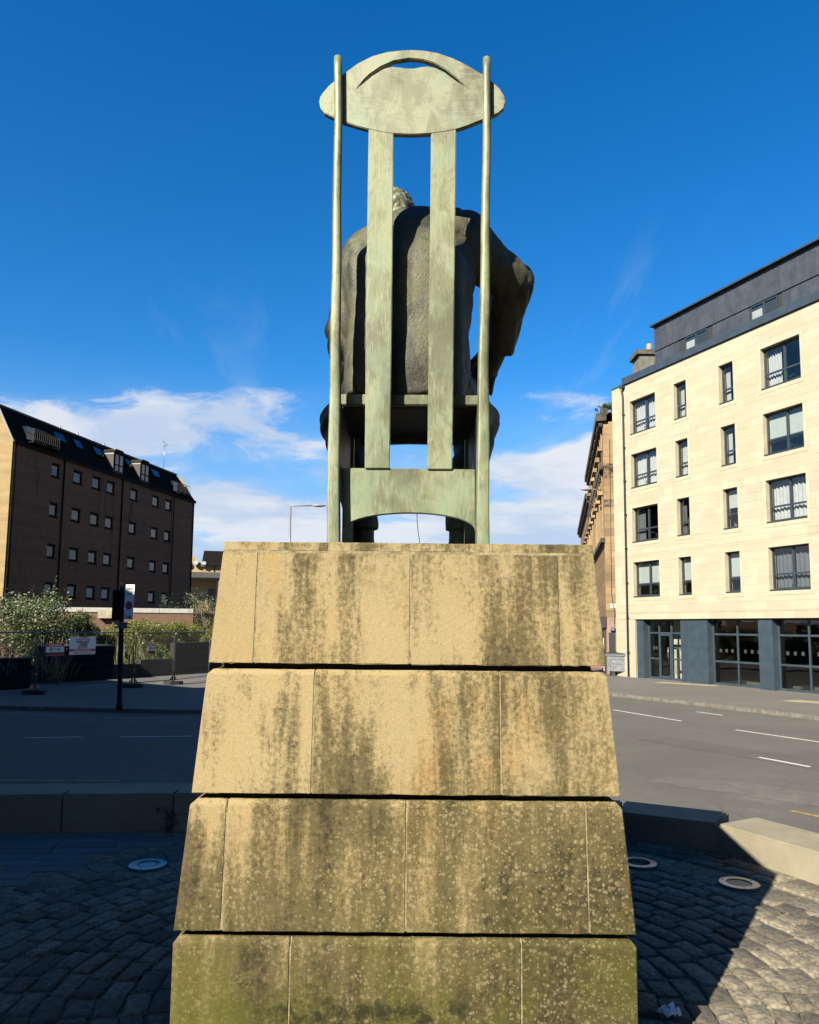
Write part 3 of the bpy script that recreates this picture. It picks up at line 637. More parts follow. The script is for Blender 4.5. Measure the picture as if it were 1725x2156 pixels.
# ------------------------------------------------------------------ seated figure: smooth distance field meshed with surface nets
def rcone(P, a, c, ra, rb):
    a = np.array(a, float); c = np.array(c, float); ab = c - a; t = np.clip(((P - a) @ ab) / (ab @ ab), 0, 1)
    return np.linalg.norm(P - a - t[..., None] * ab, axis=-1) - (ra + (rb - ra) * t)
def ell(P, c, r, rot=None):
    q = P - np.array(c, float)
    if rot is not None: q = q @ np.array(Matrix.Rotation(rot[0], 3, rot[1]))
    r = np.array(r, float); k0 = np.linalg.norm(q / r, axis=-1); k1 = np.linalg.norm(q / (r * r), axis=-1)
    return k0 * (k0 - 1) / np.maximum(k1, 1e-6)
def smin(a, c, k): h = np.clip(.5 + .5 * (c - a) / k, 0, 1); return c + (a - c) * h - k * h * (1 - h)
def surfnet(fn, lo, hi, h):
    lo = np.array(lo); n = np.ceil((np.array(hi) - lo) / h).astype(int) + 1
    g = np.stack(np.meshgrid(*[lo[i] + h * np.arange(n[i]) for i in range(3)], indexing='ij'), -1)
    f = fn(g).astype(float); s = f < 0
    cn = [(i, j, k) for i in (0, 1) for j in (0, 1) for k in (0, 1)]; m = n - 1
    sl = lambda A, c: A[c[0]:c[0] + m[0], c[1]:c[1] + m[1], c[2]:c[2] + m[2]]
    cnt = sum(sl(s, c).astype(int) for c in cn); act = (cnt > 0) & (cnt < 8)
    acc = np.zeros((*m, 3)); num = np.zeros(m)
    for c in cn:
        for ax in range(3):
            if c[ax]: continue
            d = list(c); d[ax] = 1; fa, fb = sl(f, c), sl(f, d); cr = ((fa < 0) != (fb < 0)) & act
            t = np.where(cr, fa / np.where(np.abs(fa - fb) < 1e-9, 1, fa - fb), 0)
            for q in range(3): acc[..., q] += np.where(cr, c[q] + (t if q == ax else 0), 0)
            num += cr
    idx = -np.ones(m, int); idx[act] = np.arange(act.sum())
    base = np.stack(np.meshgrid(*[np.arange(x) for x in m], indexing='ij'), -1)
    V = lo + h * (base[act] + acc[act] / num[act][:, None])
    F = []
    for ax in range(3):
        u_, w_ = (ax + 1) % 3, (ax + 2) % 3
        a = [slice(0, -1)] * 3; c = [slice(1, None)] * 3
        s0 = s[tuple(slice(0, n[q] - 1) if q == ax else slice(1, n[q] - 1) for q in range(3))]
        s1 = s[tuple(slice(1, n[q]) if q == ax else slice(1, n[q] - 1) for q in range(3))]
        ijk = np.argwhere(s0 != s1); flip = s0[tuple(ijk.T)]
        ijk[:, u_] += 1; ijk[:, w_] += 1
        def cell(du, dw):
            q = ijk.copy(); q[:, u_] -= du; q[:, w_] -= dw; return idx[tuple(q.T)]
        Q = np.stack([cell(1, 1), cell(0, 1), cell(0, 0), cell(1, 0)], 1); Q[~flip] = Q[~flip][:, ::-1]; F.append(Q)
    F = np.concatenate(F); F = F[(F >= 0).all(1)]
    return V, F
J = lambda px, py, Y: tuple(W(px, py, Y))
Ls, Le, Lw = J(762, 560, 3.58), J(738, 705, 3.57), J(742, 812, 3.82)
Rs, Re, Rw = J(985, 520, 3.60), J(1078, 596, 3.74), J(1052, 728, 3.98)
Lk, Rk = (-.375, 4.06, 2.70), (.365, 4.06, 2.72); La, Ra = J(764, 1108, 3.98), J(970, 1108, 3.98)
HC = J(828, 457, 3.86)
def torso(P, g=0.):
    d = ell(P, (-.01, 3.54, 2.80), (.27 + g, .235 + g, .22 + g))
    d = smin(d, ell(P, (-.02, 3.545, 3.05), (.275 + g, .235 + g, .34 + g)), .08)
    d = smin(d, ell(P, (-.01, 3.585, 3.30), (.305 + g, .265 + g, .33 + g)), .08)
    d = smin(d, rcone(P, (-.20, 3.63, 3.40), (.25, 3.62, 3.50), .135 + g, .145 + g), .09)
    d = smin(d, ell(P, (.07, 3.60, 3.50), (.17 + g, .15 + g, .145 + g)), .06)
    return d
def arms(P, g=0.):
    d = smin(rcone(P, Ls, Le, .118 + g, .092 + g), rcone(P, Le, Lw, .095 + g, .078 + g), .02)
    ax = np.array(Rw) - np.array(Re); ax /= np.linalg.norm(ax); cut = (P - np.array(Rw)) @ ax - .03
    e = smin(rcone(P, Rs, Re, .125 + g, .090 + g), np.maximum(rcone(P, Re, tuple(np.array(Rw) + ax * .1), .096 + g, .074 + g), cut), .008)
    return d, e
def folds(P):
    """soft puffs between sharp creases, about -1..0"""
    x, y, z = P[..., 0], P[..., 1], P[..., 2]
    u1 = 24 * z + 11 * x + 2.4 * np.sin(9 * y + 5 * z) + 1.5 * np.sin(21 * x)
    u2 = 17 * z - 19 * x + 2.0 * np.sin(7 * z + 8 * y)
    return -(.6 * np.abs(np.sin(u1)) ** .6 + .4 * np.abs(np.sin(u2)) ** .6)
def drapes(P):
    x, y, z = P[..., 0], P[..., 1], P[..., 2]
    return -np.abs(np.sin(11 * x + 1.2 * np.sin(3 * z) + .5 * np.sin(8 * z + 4 * x))) ** .7
def jacket(P):
    t = torso(P, .012); a, e = arms(P, .008); w = folds(P); x, z = P[..., 0], P[..., 2]
    side = np.clip((np.abs(x + .02) - .17) / .1, 0, 1)
    t = t + drapes(P) * .009 + side * w * .013 + .011
    # centre vent and yoke seam
    t = t + .010 * np.exp(-((x + .035 - .03 * (z - 3)) / .008) ** 2) * np.clip((3.25 - z) / .2, 0, 1) + .006 * np.exp(-((z - 3.46 + .25 * x * x) / .01) ** 2)
    el = np.exp(-np.sum((P - np.array(Re)) ** 2, -1) / .03); ell_ = np.clip((3.3 - z) / .25, 0, 1)
    a = a + w * (.008 + .020 * ell_) + .008; e = e + w * (.011 + .020 * el) + .010
    d = smin(smin(t, a, .018), e, .022)
    # shoulder roll, pocket flap, hem and collar
    d = smin(d, rcone(P, J(962, 452, 3.61), J(1018, 490, 3.62), .035, .03), .02)
    q = np.abs(P - np.array((-.025, 3.445, 2.93))) - np.array((.20, .085, .33)); tail = np.linalg.norm(np.maximum(q, 0), axis=-1) + np.minimum(q.max(-1), 0) - .05 + drapes(P) * .014 + w * .006; d = smin(d, tail, .10)
    d = np.maximum(d, 2.628 - z + .012 * np.sin(17 * x))
    col = np.abs(ell(P, (HC[0] + .03, HC[1] - .05, HC[2] - .15), (.15, .135, .11))) - .014; d = smin(d, np.maximum(col, z - HC[2] + .085), .012)
    return d
def trousers(P):
    w = folds(P) * .02 + .01
    d = None
    for hp, kn, an in (((-.16, 3.55, 2.74), Lk, La), ((.15, 3.55, 2.74), Rk, Ra)):
        q = smin(rcone(P, hp, kn, .15, .108), rcone(P, kn, an, .108, .078), .04)
        d = q if d is None else smin(d, q, .05)
    d = d + w
    return np.maximum(d, (La[2] - .02) - P[..., 2])
def hand(P, w, dirv, up, s=1.):
    w = np.array(w); d_ = np.array(dirv, float); d_ /= np.linalg.norm(d_); u_ = np.array(up, float); u_ -= d_ * (u_ @ d_); u_ /= np.linalg.norm(u_); q = np.cross(d_, u_)
    r = rcone(P, w, w + d_ * .10 * s, .04 * s, .048 * s)
    for i, (o, L) in enumerate(((-.042, .085), (-.014, .10), (.014, .094), (.042, .075))):
        a = w + d_ * .125 * s + q * o * s; m_ = a + d_ * L * .5 * s - u_ * .012 * s; e = m_ + d_ * L * .36 * s - u_ * .05 * s
        r = smin(r, smin(rcone(P, a, m_, .0155 * s, .014 * s), rcone(P, m_, e, .014 * s, .011 * s), .006), .008)
    a = w + d_ * .05 * s - q * .05 * s; m_ = a + d_ * .05 * s - q * .03 * s - u_ * .02 * s
    return smin(r, smin(rcone(P, a, m_, .019 * s, .015 * s), rcone(P, m_, m_ + d_ * .045 * s - u_ * .02 * s, .015 * s, .012 * s), .006), .012)
def body(P):
    d = torso(P, -.03); a, e = arms(P, -.022); d = smin(smin(d, a, .03), e, .03)
    d = smin(d, rcone(P, (-.03, 3.68, 3.46), (HC[0], HC[1] - .01, HC[2] - .06), .085, .075), .04)
    hd = ell(P, HC, (.10, .122, .122), (-.35, 'X')); hd = smin(hd, ell(P, (HC[0], HC[1] + .06, HC[2] - .10), (.07, .085, .075)), .05)
    hd = smin(hd, rcone(P, (HC[0], HC[1] + .135, HC[2] - .02), (HC[0], HC[1] + .165, HC[2] - .075), .012, .022), .02)
    for sx_ in (-1, 1):
        hd = np.maximum(hd, -(ell(P, (HC[0] + sx_ * .038, HC[1] + .135, HC[2] - .035), (.022, .02, .014))))
        hd = smin(hd, ell(P, (HC[0] + sx_ * .095, HC[1] + .0, HC[2] - .04), (.014, .028, .042)), .008)
    hd = np.maximum(hd, -ell(P, (HC[0], HC[1] + .15, HC[2] - .115), (.03, .02, .006)))
    d = smin(d, hd, .02)
    for hp, kn, an in (((-.16, 3.55, 2.74), Lk, La), ((.15, 3.55, 2.74), Rk, Ra)):
        d = smin(d, smin(rcone(P, hp, kn, .12, .085), rcone(P, kn, (an[0], an[1], 1.99), .085, .05), .03), .04)
    d = smin(d, hand(P, Rw, np.array(J(1012, 800, 4.16)) - np.array(Rw), (0, .3, 1), 1.35), .02)
    d = smin(d, hand(P, Lw, np.array((-.30, 4.1, 2.86)) - np.array(Lw), (0, .1, 1), 1.35), .02)
    return d
def sdf_mesh(name, fn, lo, hi, h, m, parent):
    V, F = surfnet(fn, lo, hi, h); o = pyd(name, V, F, m, parent, True); return o
fig = sdf_mesh('statue_figure', body, (-.62, 3.2, 1.90), (.70, 4.45, 4.06), .016, mBrF, None)
tag(fig, 'hunched bronze man in a jacket sitting on the chair, seen from behind', 'statue')
sdf_mesh('jacket', jacket, (-.62, 3.2, 2.5), (.74, 4.2, 3.88), .0105, mBrF, fig)
sdf_mesh('trousers', trousers, (-.62, 3.3, 2.0), (.62, 4.25, 2.95), .014, mBrF, fig)
def hair(P):
    q = P - np.array(HC); th_ = np.arctan2(q[..., 0], -q[..., 1] + .03); w = 1.2 - 2.2 * np.abs(np.sin(52 * q[..., 0] + 2.2 * np.sin(48 * q[..., 2] + 9 * q[..., 1])) * np.cos(46 * q[..., 2] - 2 * np.sin(50 * q[..., 0]))) ** .6
    d = ell(P, (HC[0], HC[1] - .008, HC[2] + .004), (.120, .138, .140), (-.35, 'X')) + .005 * w
    return smin(d, ell(P, (HC[0], HC[1] - .05, HC[2] - .06), (.10, .09, .09)) + .006 * w, .03)
mBrHair = m_bronze('bronze_hair', (.40, .40, .24), (.27, .265, .15), (.09, .085, .045))
sdf_mesh('hair', hair, tuple(np.array(HC) - .2), tuple(np.array(HC) + .2), .006, mBrHair, fig)
for an, sgn in ((La, -1), (Ra, 1)):
    fn = lambda P, a=an: np.maximum(smin(rcone(P, (a[0], a[1] + .0, 2.0), (a[0], a[1] + .17, 1.975), .062, .05), rcone(P, (a[0], a[1], 2.0), (a[0], a[1], a[2] + .05), .06, .062), .03), CT - P[..., 2])
    sdf_mesh('shoe', fn, (an[0] - .1, an[1] - .12, CT - .03), (an[0] + .1, an[1] + .28, an[2] + .12), .01, mBrF, fig)
for k in range(3):
    p = Vector(Rw) + (Vector(Re) - Vector(Rw)) * (.06 + .11 * k) + Vector((.070, -.02, -.01)); tubes('cuff_button', [([p, p + Vector((.012, 0, 0))], .012)], mBrF, fig, 8)

# ==================================================================  RIGHT: sandstone flats
p0 = G(1342, 1427, -.8); MR = frame((p0.x, p0.y), -dR, PAVZ)
mAsh = mat('pale_ashlar', (.72, .635, .46), .85, .07, 1.1, .12, 60, col2=(.665, .575, .395), rand=.075, stretch=(1, 1, 3)); mAshB = mat('ashlar_joint', (.54, .46, .30), .9, .1)
mSlate = mat('blue_grey_paint', (.065, .10, .135), .45, .1, 3, 0, 1, .1); mZinc = mat('zinc_cladding', (.135, .155, .19), .42, .10, 2.5, .05, 8, .35, rand=.12); mFrame = mat('dark_window_frame', (.05, .075, .09), .4, .1)
mGl = glass('window_glass', (.86, .9, .92)); mGlS = glass('shop_glass', (.42, .46, .46), 1.0)
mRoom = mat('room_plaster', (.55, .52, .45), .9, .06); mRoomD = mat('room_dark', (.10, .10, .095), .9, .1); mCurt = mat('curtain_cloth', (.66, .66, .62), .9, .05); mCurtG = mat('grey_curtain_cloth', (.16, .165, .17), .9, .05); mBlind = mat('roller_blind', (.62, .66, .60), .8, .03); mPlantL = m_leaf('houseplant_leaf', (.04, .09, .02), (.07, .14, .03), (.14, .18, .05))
FL = empty('sandstone_flats', M=MR, label='pale sandstone block of flats with dark metal top storey and blue-grey shopfront', cat='building')
SL, SR = -1.52, 13.2; HS, HP = 2.88, 15.05
rowsB = [4.02, 6.77, 9.55, 12.33]; WHT = 1.71
colsW = [(-.10, 1.78), (3.06, 3.86), (5.85, 6.65), (8.12, 10.0), (11.9, 12.7)]
openings = [(a, c, z, z + WHT) for z in rowsB for a, c in colsW]
# backing wall with real openings, then the ashlar facing stone by stone
def wall_with_holes(name, x0, x1, z0, z1, holes, y0, y1, m, parent):
    xs = sorted({x0, x1, *[h[0] for h in holes], *[h[1] for h in holes]}); zs = sorted({z0, z1, *[h[2] for h in holes], *[h[3] for h in holes]}); L = []
    for a, c in zip(xs[:-1], xs[1:]):
        run = None
        for d, e in zip(zs[:-1], zs[1:]):
            inside = any(h[0] <= (a + c) / 2 <= h[1] and h[2] <= (d + e) / 2 <= h[3] for h in holes)
            if inside:
                if run: L.append((a, c, y0, y1, *run)); run = None
            else: run = (run[0], e) if run else (d, e)
        if run: L.append((a, c, y0, y1, *run))
    return boxes(name, L, m, parent)
wall_with_holes('wall', SL, SR, HS, HP, openings, .035, .40, mAshB, FL)
boxes('side_wall', [(SL, SL + .3, .401, 9, 0, HP - .01)], mAsh, FL); boxes('rear_wall', [(SL, SR, 9.01, 9.3, 0, 17)], mAshB, FL)
boxes('corner_pier', [(SL, -.08, .0, .40, 0, HS - .01)], mAsh, FL)
stones = []; z = HS; course_h = .3478; ri = 0
while z < HP - .05:
    z2 = min(z + course_h, HP); x = SL
    while x < SR - .01:
        L = rnd.choice((.55, .75, .95, 1.15)); x2 = min(x + L, SR)
        if SR - x2 < .25: x2 = SR
        segs = [(x, x2, z, z2)]
        for h in openings:
            nx = []
            for a, c, d, e in segs:
                if c <= h[0] or a >= h[1] or e <= h[2] or d >= h[3]: nx.append((a, c, d, e)); continue
                if a < h[0]: nx.append((a, h[0], d, e))
                if c > h[1]: nx.append((h[1], c, d, e))
                aa, cc = max(a, h[0]), min(c, h[1])
                if d < h[2]: nx.append((aa, cc, d, h[2]))
                if e > h[3]: nx.append((aa, cc, h[3], e))
            segs = nx
        stones += [q for q in segs if q[1] - q[0] > .03 and q[3] - q[2] > .02]; x = x2
    z = z2; ri += 1
stones.sort(key=lambda q: -(q[1] - q[0]) * (q[3] - q[2]) / (40 - .9 * q[0]) ** 2)
for a, c, d, e in stones[:290]: piece('ashlar_stone', a + .002, c - .002, 0., .05, d + .002, e - .002, mAsh, FL)
tag(boxes('small_ashlar', [(a + .003, c - .003, 0., .05, d + .003, e - .003) for a, c, d, e in stones[290:]], mAsh, FL), kind='stuff')
boxes('string_course', [(SL, SR, -.012, .03, HS + .30, HS + .33), (SL, -.6, -.012, .03, 2.3, 2.33), (SL, SR, -.010, .03, 6.1, 6.115)], mAsh, FL)
mSurr = mat('window_surround_stone', (.72, .635, .45), .85, .05, 2)
def drape(name, x0, x1, z0, z1, y, m, parent, waves=7, amp=.03):
    n = waves * 6; v = []
    for i in range(n + 1):
        t = i / n; xx = x0 + (x1 - x0) * t; yy = y + amp * math.sin(t * waves * 2 * math.pi) + amp * .4 * math.sin(t * 17)
        v += [(xx, yy, z0), (xx, yy, z1)]
    return pyd(name, v, [(2 * i, 2 * i + 2, 2 * i + 3, 2 * i + 1) for i in range(n)], m, parent, True)
def leafclump(c, s, n, seed):
    R_ = random.Random(seed); v, f = [], []
    for i in range(n):
        d = Vector((R_.gauss(0, 1), R_.gauss(0, 1), abs(R_.gauss(.3, 1)))).normalized() * s * R_.uniform(.4, 1); e = Vector((R_.uniform(-1, 1), R_.uniform(-1, 1), R_.uniform(-1, 1))).normalized() * s * .22; q = Vector(c) + d
        u2 = d.normalized() * s * .4; k = len(v); v += [q, q + u2 * .5 + e, q + u2, q + u2 * .5 - e]; f.append((k, k + 1, k + 2, k + 3))
    return v, f
def flat_window(a, c, z, kind, big, seed):
    R_ = random.Random(seed); h = WHT; yF = .19
    bars = [(a, a + .055, yF, yF + .07, z, z + h), (c - .055, c, yF, yF + .07, z, z + h), (a + .055, c - .055, yF, yF + .07, z, z + .075), (a + .055, c - .055, yF, yF + .07, z + h - .06, z + h)]
    tz = z + h * .36; bars.append((a + .055, c - .055, yF, yF + .07, tz - .035, tz + .035)); mid = []
    if big: m_ = a + (c - a) * .53; bars.append((m_ - .045, m_ + .045, yF - .004, yF + .066, z + .075, z + h - .06)); mid = [m_]
    w = boxes('window', bars, mFrame, FL)
    xs = [a + .055] + [q for m_ in mid for q in (m_ - .045, m_ + .045)] + [c - .055]
    for i in range(0, len(xs), 2):
        for d, e in ((z + .075, tz - .035), (tz + .035, z + h - .06)):
            piece('pane', xs[i], xs[i + 1], yF + .03, yF + .036, d, e, mGl, w)
    boxes('sill', [(a - .0, c + .0, -.035, yF, z - .04, z + .004)], mFrame, w)
    fw_ = .14
    boxes('surround', [(a - fw_, a - .002, -.012, .02, z - .22, z + h + fw_), (c + .002, c + fw_, -.012, .02, z - .22, z + h + fw_), (a - .002, c + .002, -.012, .02, z + h + .002, z + h + fw_), (a - .002, c + .002, -.012, .02, z - .22, z - .042)], mSurr, w)
    for ra, rc in ((a - .002, a + .001), (c - .001, c + .002)): boxes('reveal', [(ra, rc, .021, yF, z + .004, z + h)], mSurr, w)
    D = 2.2
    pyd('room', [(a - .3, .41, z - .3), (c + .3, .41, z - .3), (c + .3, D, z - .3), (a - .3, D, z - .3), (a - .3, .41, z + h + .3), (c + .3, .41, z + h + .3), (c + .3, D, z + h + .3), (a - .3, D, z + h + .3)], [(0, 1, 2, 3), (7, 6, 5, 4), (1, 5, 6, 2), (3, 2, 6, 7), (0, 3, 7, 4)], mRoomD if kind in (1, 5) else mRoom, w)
    if kind == 0: drape('curtain', a + .06, a + (c - a) * .38, z + .02, z + h, yF + .2, mCurt, w, 5)
    elif kind == 1: drape('curtain', a + .06, c - .06, z + .02, z + h, yF + .2, mCurtG, w, 9)
    elif kind == 2: boxes('blind', [(a + .05, c - .05, yF + .12, yF + .125, z + h * .30, z + h)], mBlind, w)
    elif kind == 3: drape('curtain', a + .06, c - .06, z + .02, z + h, yF + .2, mCurt, w, 10, .035)
    elif kind == 4: boxes('blind', [(a + .05, c - .05, yF + .12, yF + .125, z + h * .52, z + h)], mBlind, w)
    elif kind == 5:
        drape('curtain', a + .06, a + (c - a) * .30, z + .02, z + h, yF + .2, mCurtG, w, 4)
    if seed % 3 != 1:
        v, f = leafclump((a + (c - a) * R_.uniform(.4, .8), yF + .13, z + .14), .15, 26, seed); pyd('houseplant', v, f, mPlantL, w)
kinds = {0: [2, 2, 2, 1, 0], 1: [5, 5, 4, 3, 3], 2: [3, 3, 0, 2, 2], 3: [3, 0, 0, 0, 5]}
for r_, z in enumerate(rowsB):
    for ci, (a, c) in enumerate(colsW): flat_window(a, c, z, kinds[r_][ci], c - a > 1, r_ * 7 + ci)
# top storey in standing-seam zinc, gutter box, downpipe
boxes('gutter', [(-.58, SR, -.10, .34, HP + .004, HP + .36)], mSlate, FL); boxes('parapet_cap', [(SL - .03, -.585, -.03, .34, HP + .003, HP + .06)], mSlate, FL)
ZX0, ZX1, ZY = 1.25, SR, .55; ZB, ZTOP = HP + .20, 17.72
wins = [(3.3, 4.7), (7.2, 8.6), (10.9, 12.3)]
boxes('top_storey', [(ZX0, ZX1, ZY + .06, 8.5, ZB, ZTOP - .05)], mat('dark_membrane', (.02, .022, .025), .8), FL)
x = ZX0
while x < ZX1 - .05:
    x2 = min(x + .42, ZX1)
    piece('zinc_panel', x + .004, x2 - .004, ZY, ZY + .05, 16.38, ZTOP - .06, mZinc, FL); piece('seam', x - .009, x + .009, ZY - .022, ZY + .01, 16.38, ZTOP - .06, mZinc, FL)
    if not any(x2 > a + .03 and x < c - .03 for a, c in wins): piece('zinc_panel', x + .004, x2 - .004, ZY + .02, ZY + .055, ZB, 16.33, mZinc, FL)
    x = x2
y = ZY
while y < 4: piece('zinc_panel', ZX0 - .02, ZX0, y + .004, y + .41, ZB, ZTOP - .06, mZinc, FL); y += .42
boxes('eaves_board', [(ZX0 - .18, ZX1, ZY - .20, 8.6, ZTOP - .055, ZTOP + .03)], mSlate, FL)
for a, c in wins:
    w = boxes('window', [(a, c, ZY - .0, ZY + .058, 16.28, 16.335), (a, a + .05, ZY, ZY + .058, 15.5, 16.28), (c - .05, c, ZY, ZY + .058, 15.5, 16.28), (a + (c - a) * .5 - .03, a + (c - a) * .5 + .03, ZY, ZY + .058, 15.5, 16.28)], mFrame, FL)
    for q0, q1 in ((a + .05, a + (c - a) * .5 - .03), (a + (c - a) * .5 + .03, c - .05)): piece('pane', q0, q1, ZY + .02, ZY + .026, 15.5, 16.28, mGl, w)
    boxes('blind', [(a + .06, a + (c - a) * .42, ZY + .045, ZY + .05, 15.5, 16.1)], mCurt, w)
tubes('downpipe', [([(-.55, -.10, HP - .02), (-.55, -.16, HP - .3), (-.55, -.08, HP - .6), (-.55, -.08, .02)], .045)], mFrame, FL)
boxes('pipe_bracket', [(-.62, -.48, -.11, .01, zz_, zz_ + .05) for zz_ in np.arange(1.2, 14.6, 1.75)], mFrame, FL)
boxes('hopper', [(-.67, -.43, -.2, .0, HP - .18, HP + .002)], mFrame, FL)
# shopfront: piers, glazing grid, door
piers = [(-.07, .42), (2.95, 4.60), (7.36, 8.06), (10.9, 13.2)]
for a, c in piers: boxes('pier', [(a, c, .10, .5, 0, HS - .002)], mSlate, FL)
boxes('soffit', [(-.07, SR, .05, 1.2, HS - .0, HS + .03)], mSlate, FL)
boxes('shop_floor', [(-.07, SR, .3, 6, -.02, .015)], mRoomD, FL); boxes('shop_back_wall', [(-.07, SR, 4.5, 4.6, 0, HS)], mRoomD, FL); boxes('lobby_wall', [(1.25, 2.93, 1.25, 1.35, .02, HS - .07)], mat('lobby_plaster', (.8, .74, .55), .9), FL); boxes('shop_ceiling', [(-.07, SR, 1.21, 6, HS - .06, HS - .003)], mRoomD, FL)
def glazing(x0, x1, muls, zs, y=.40, door=None, gm=None):
    bars = [(x0, x1, y, y + .08, .02, .10), (x0, x1, y, y + .08, HS - .09, HS - .004)]
    for x in [x0] + muls + [x1 - .07]: bars.append((x, x + .07, y - .003, y + .083, .10, HS - .09))
    xs = [x0] + muls + [x1 - .07]
    for a, c in zip(xs[:-1], xs[1:]):
        for q in zs:
            if door and abs(a - door) < .01 and q < 1: continue
            bars.append((a + .07, c, y, y + .08, q - .04, q + .04))
    w = boxes('shop_window', bars, mSlate, FL)
    lv = [.10] + zs + [HS - .09]
    for a, c in zip(xs[:-1], xs[1:]):
        dn = door and abs(a - door) < .01; l2 = [.10] + [q for q in zs if not (dn and q < 1)] + [HS - .09]
        for d, e in zip(l2[:-1], l2[1:]):
            piece('pane', a + .07, c, y + .035, y + .041, d + .04 * (d > .2), e - .04 * (e < HS - .1), gm or mGlS, w)
    return w
w1 = glazing(.42, 2.95, [1.14, 1.98], [.98, 2.22], door=1.14, gm=mGl)
dr = boxes('door', [(1.215, 1.30, .385, .399, .06, 2.17), (1.90, 1.975, .385, .399, .06, 2.17), (1.30, 1.90, .385, .399, 2.09, 2.17), (1.30, 1.90, .385, .399, .06, .18)], mSlate, FL)
tubes('handle', [([(1.86, .32, .95), (1.86, .32, 1.55)], .016)], mSteel, dr)
w2 = glazing(4.60, 7.36, [5.95], [1.02, 2.20]); w3 = glazing(8.06, 10.9, [9.45], [1.02, 2.20])
mDec = mat('frosted_square', (.05, .065, .06), .6)
for w_, xs_ in ((w1, (.72, .90, 2.3, 2.55)), (w2, (4.95, 5.28, 5.6, 6.3, 6.65, 7.0)), (w3, (8.4, 8.75, 9.1, 9.8, 10.15))):
    for x in xs_: piece('frosted_square', x, x + .13, .428, .434, 1.42, 1.57, mDec, w_)
mLed = mat('pale_floor_ledge', (.6, .57, .42), .8)
boxes('radiator_ledge', [(6.2, 7.3, .6, .75, .10, .22), (8.5, 8.8, .6, .75, .10, .2), (9.3, 10.6, .6, .8, .10, .22)], mLed, w2)
# gable chimney behind the flats
cb = W(1362, 760, 47); ch = empty('chimney_stack', (cb.x, cb.y, 0), 'grey rendered chimney stack with one buff pot behind the flats', 'chimney'); zc = W(1362, 800, 47).z
mRend = mat('grey_render', (.26, .25, .20), .95, .2, 3, .3, 30)
boxes('stack', [(-.62, 1.0, -.5, .9, 8, W(1340, 752, 47).z)], mRend, ch); zt = W(1340, 752, 47).z; boxes('cope', [(-.80, 1.15, -.65, 1.05, zt + .001, zt + .28)], mat('weathered_cope', (.14, .12, .09), .95, .3, 4), ch)
tubes('chimney_pot', [([(.25, .2, zt + .28), (.25, .2, zt + .95)], [.20, .16])], mat('buff_terracotta', (.55, .38, .2), .85, .1), ch, 14)

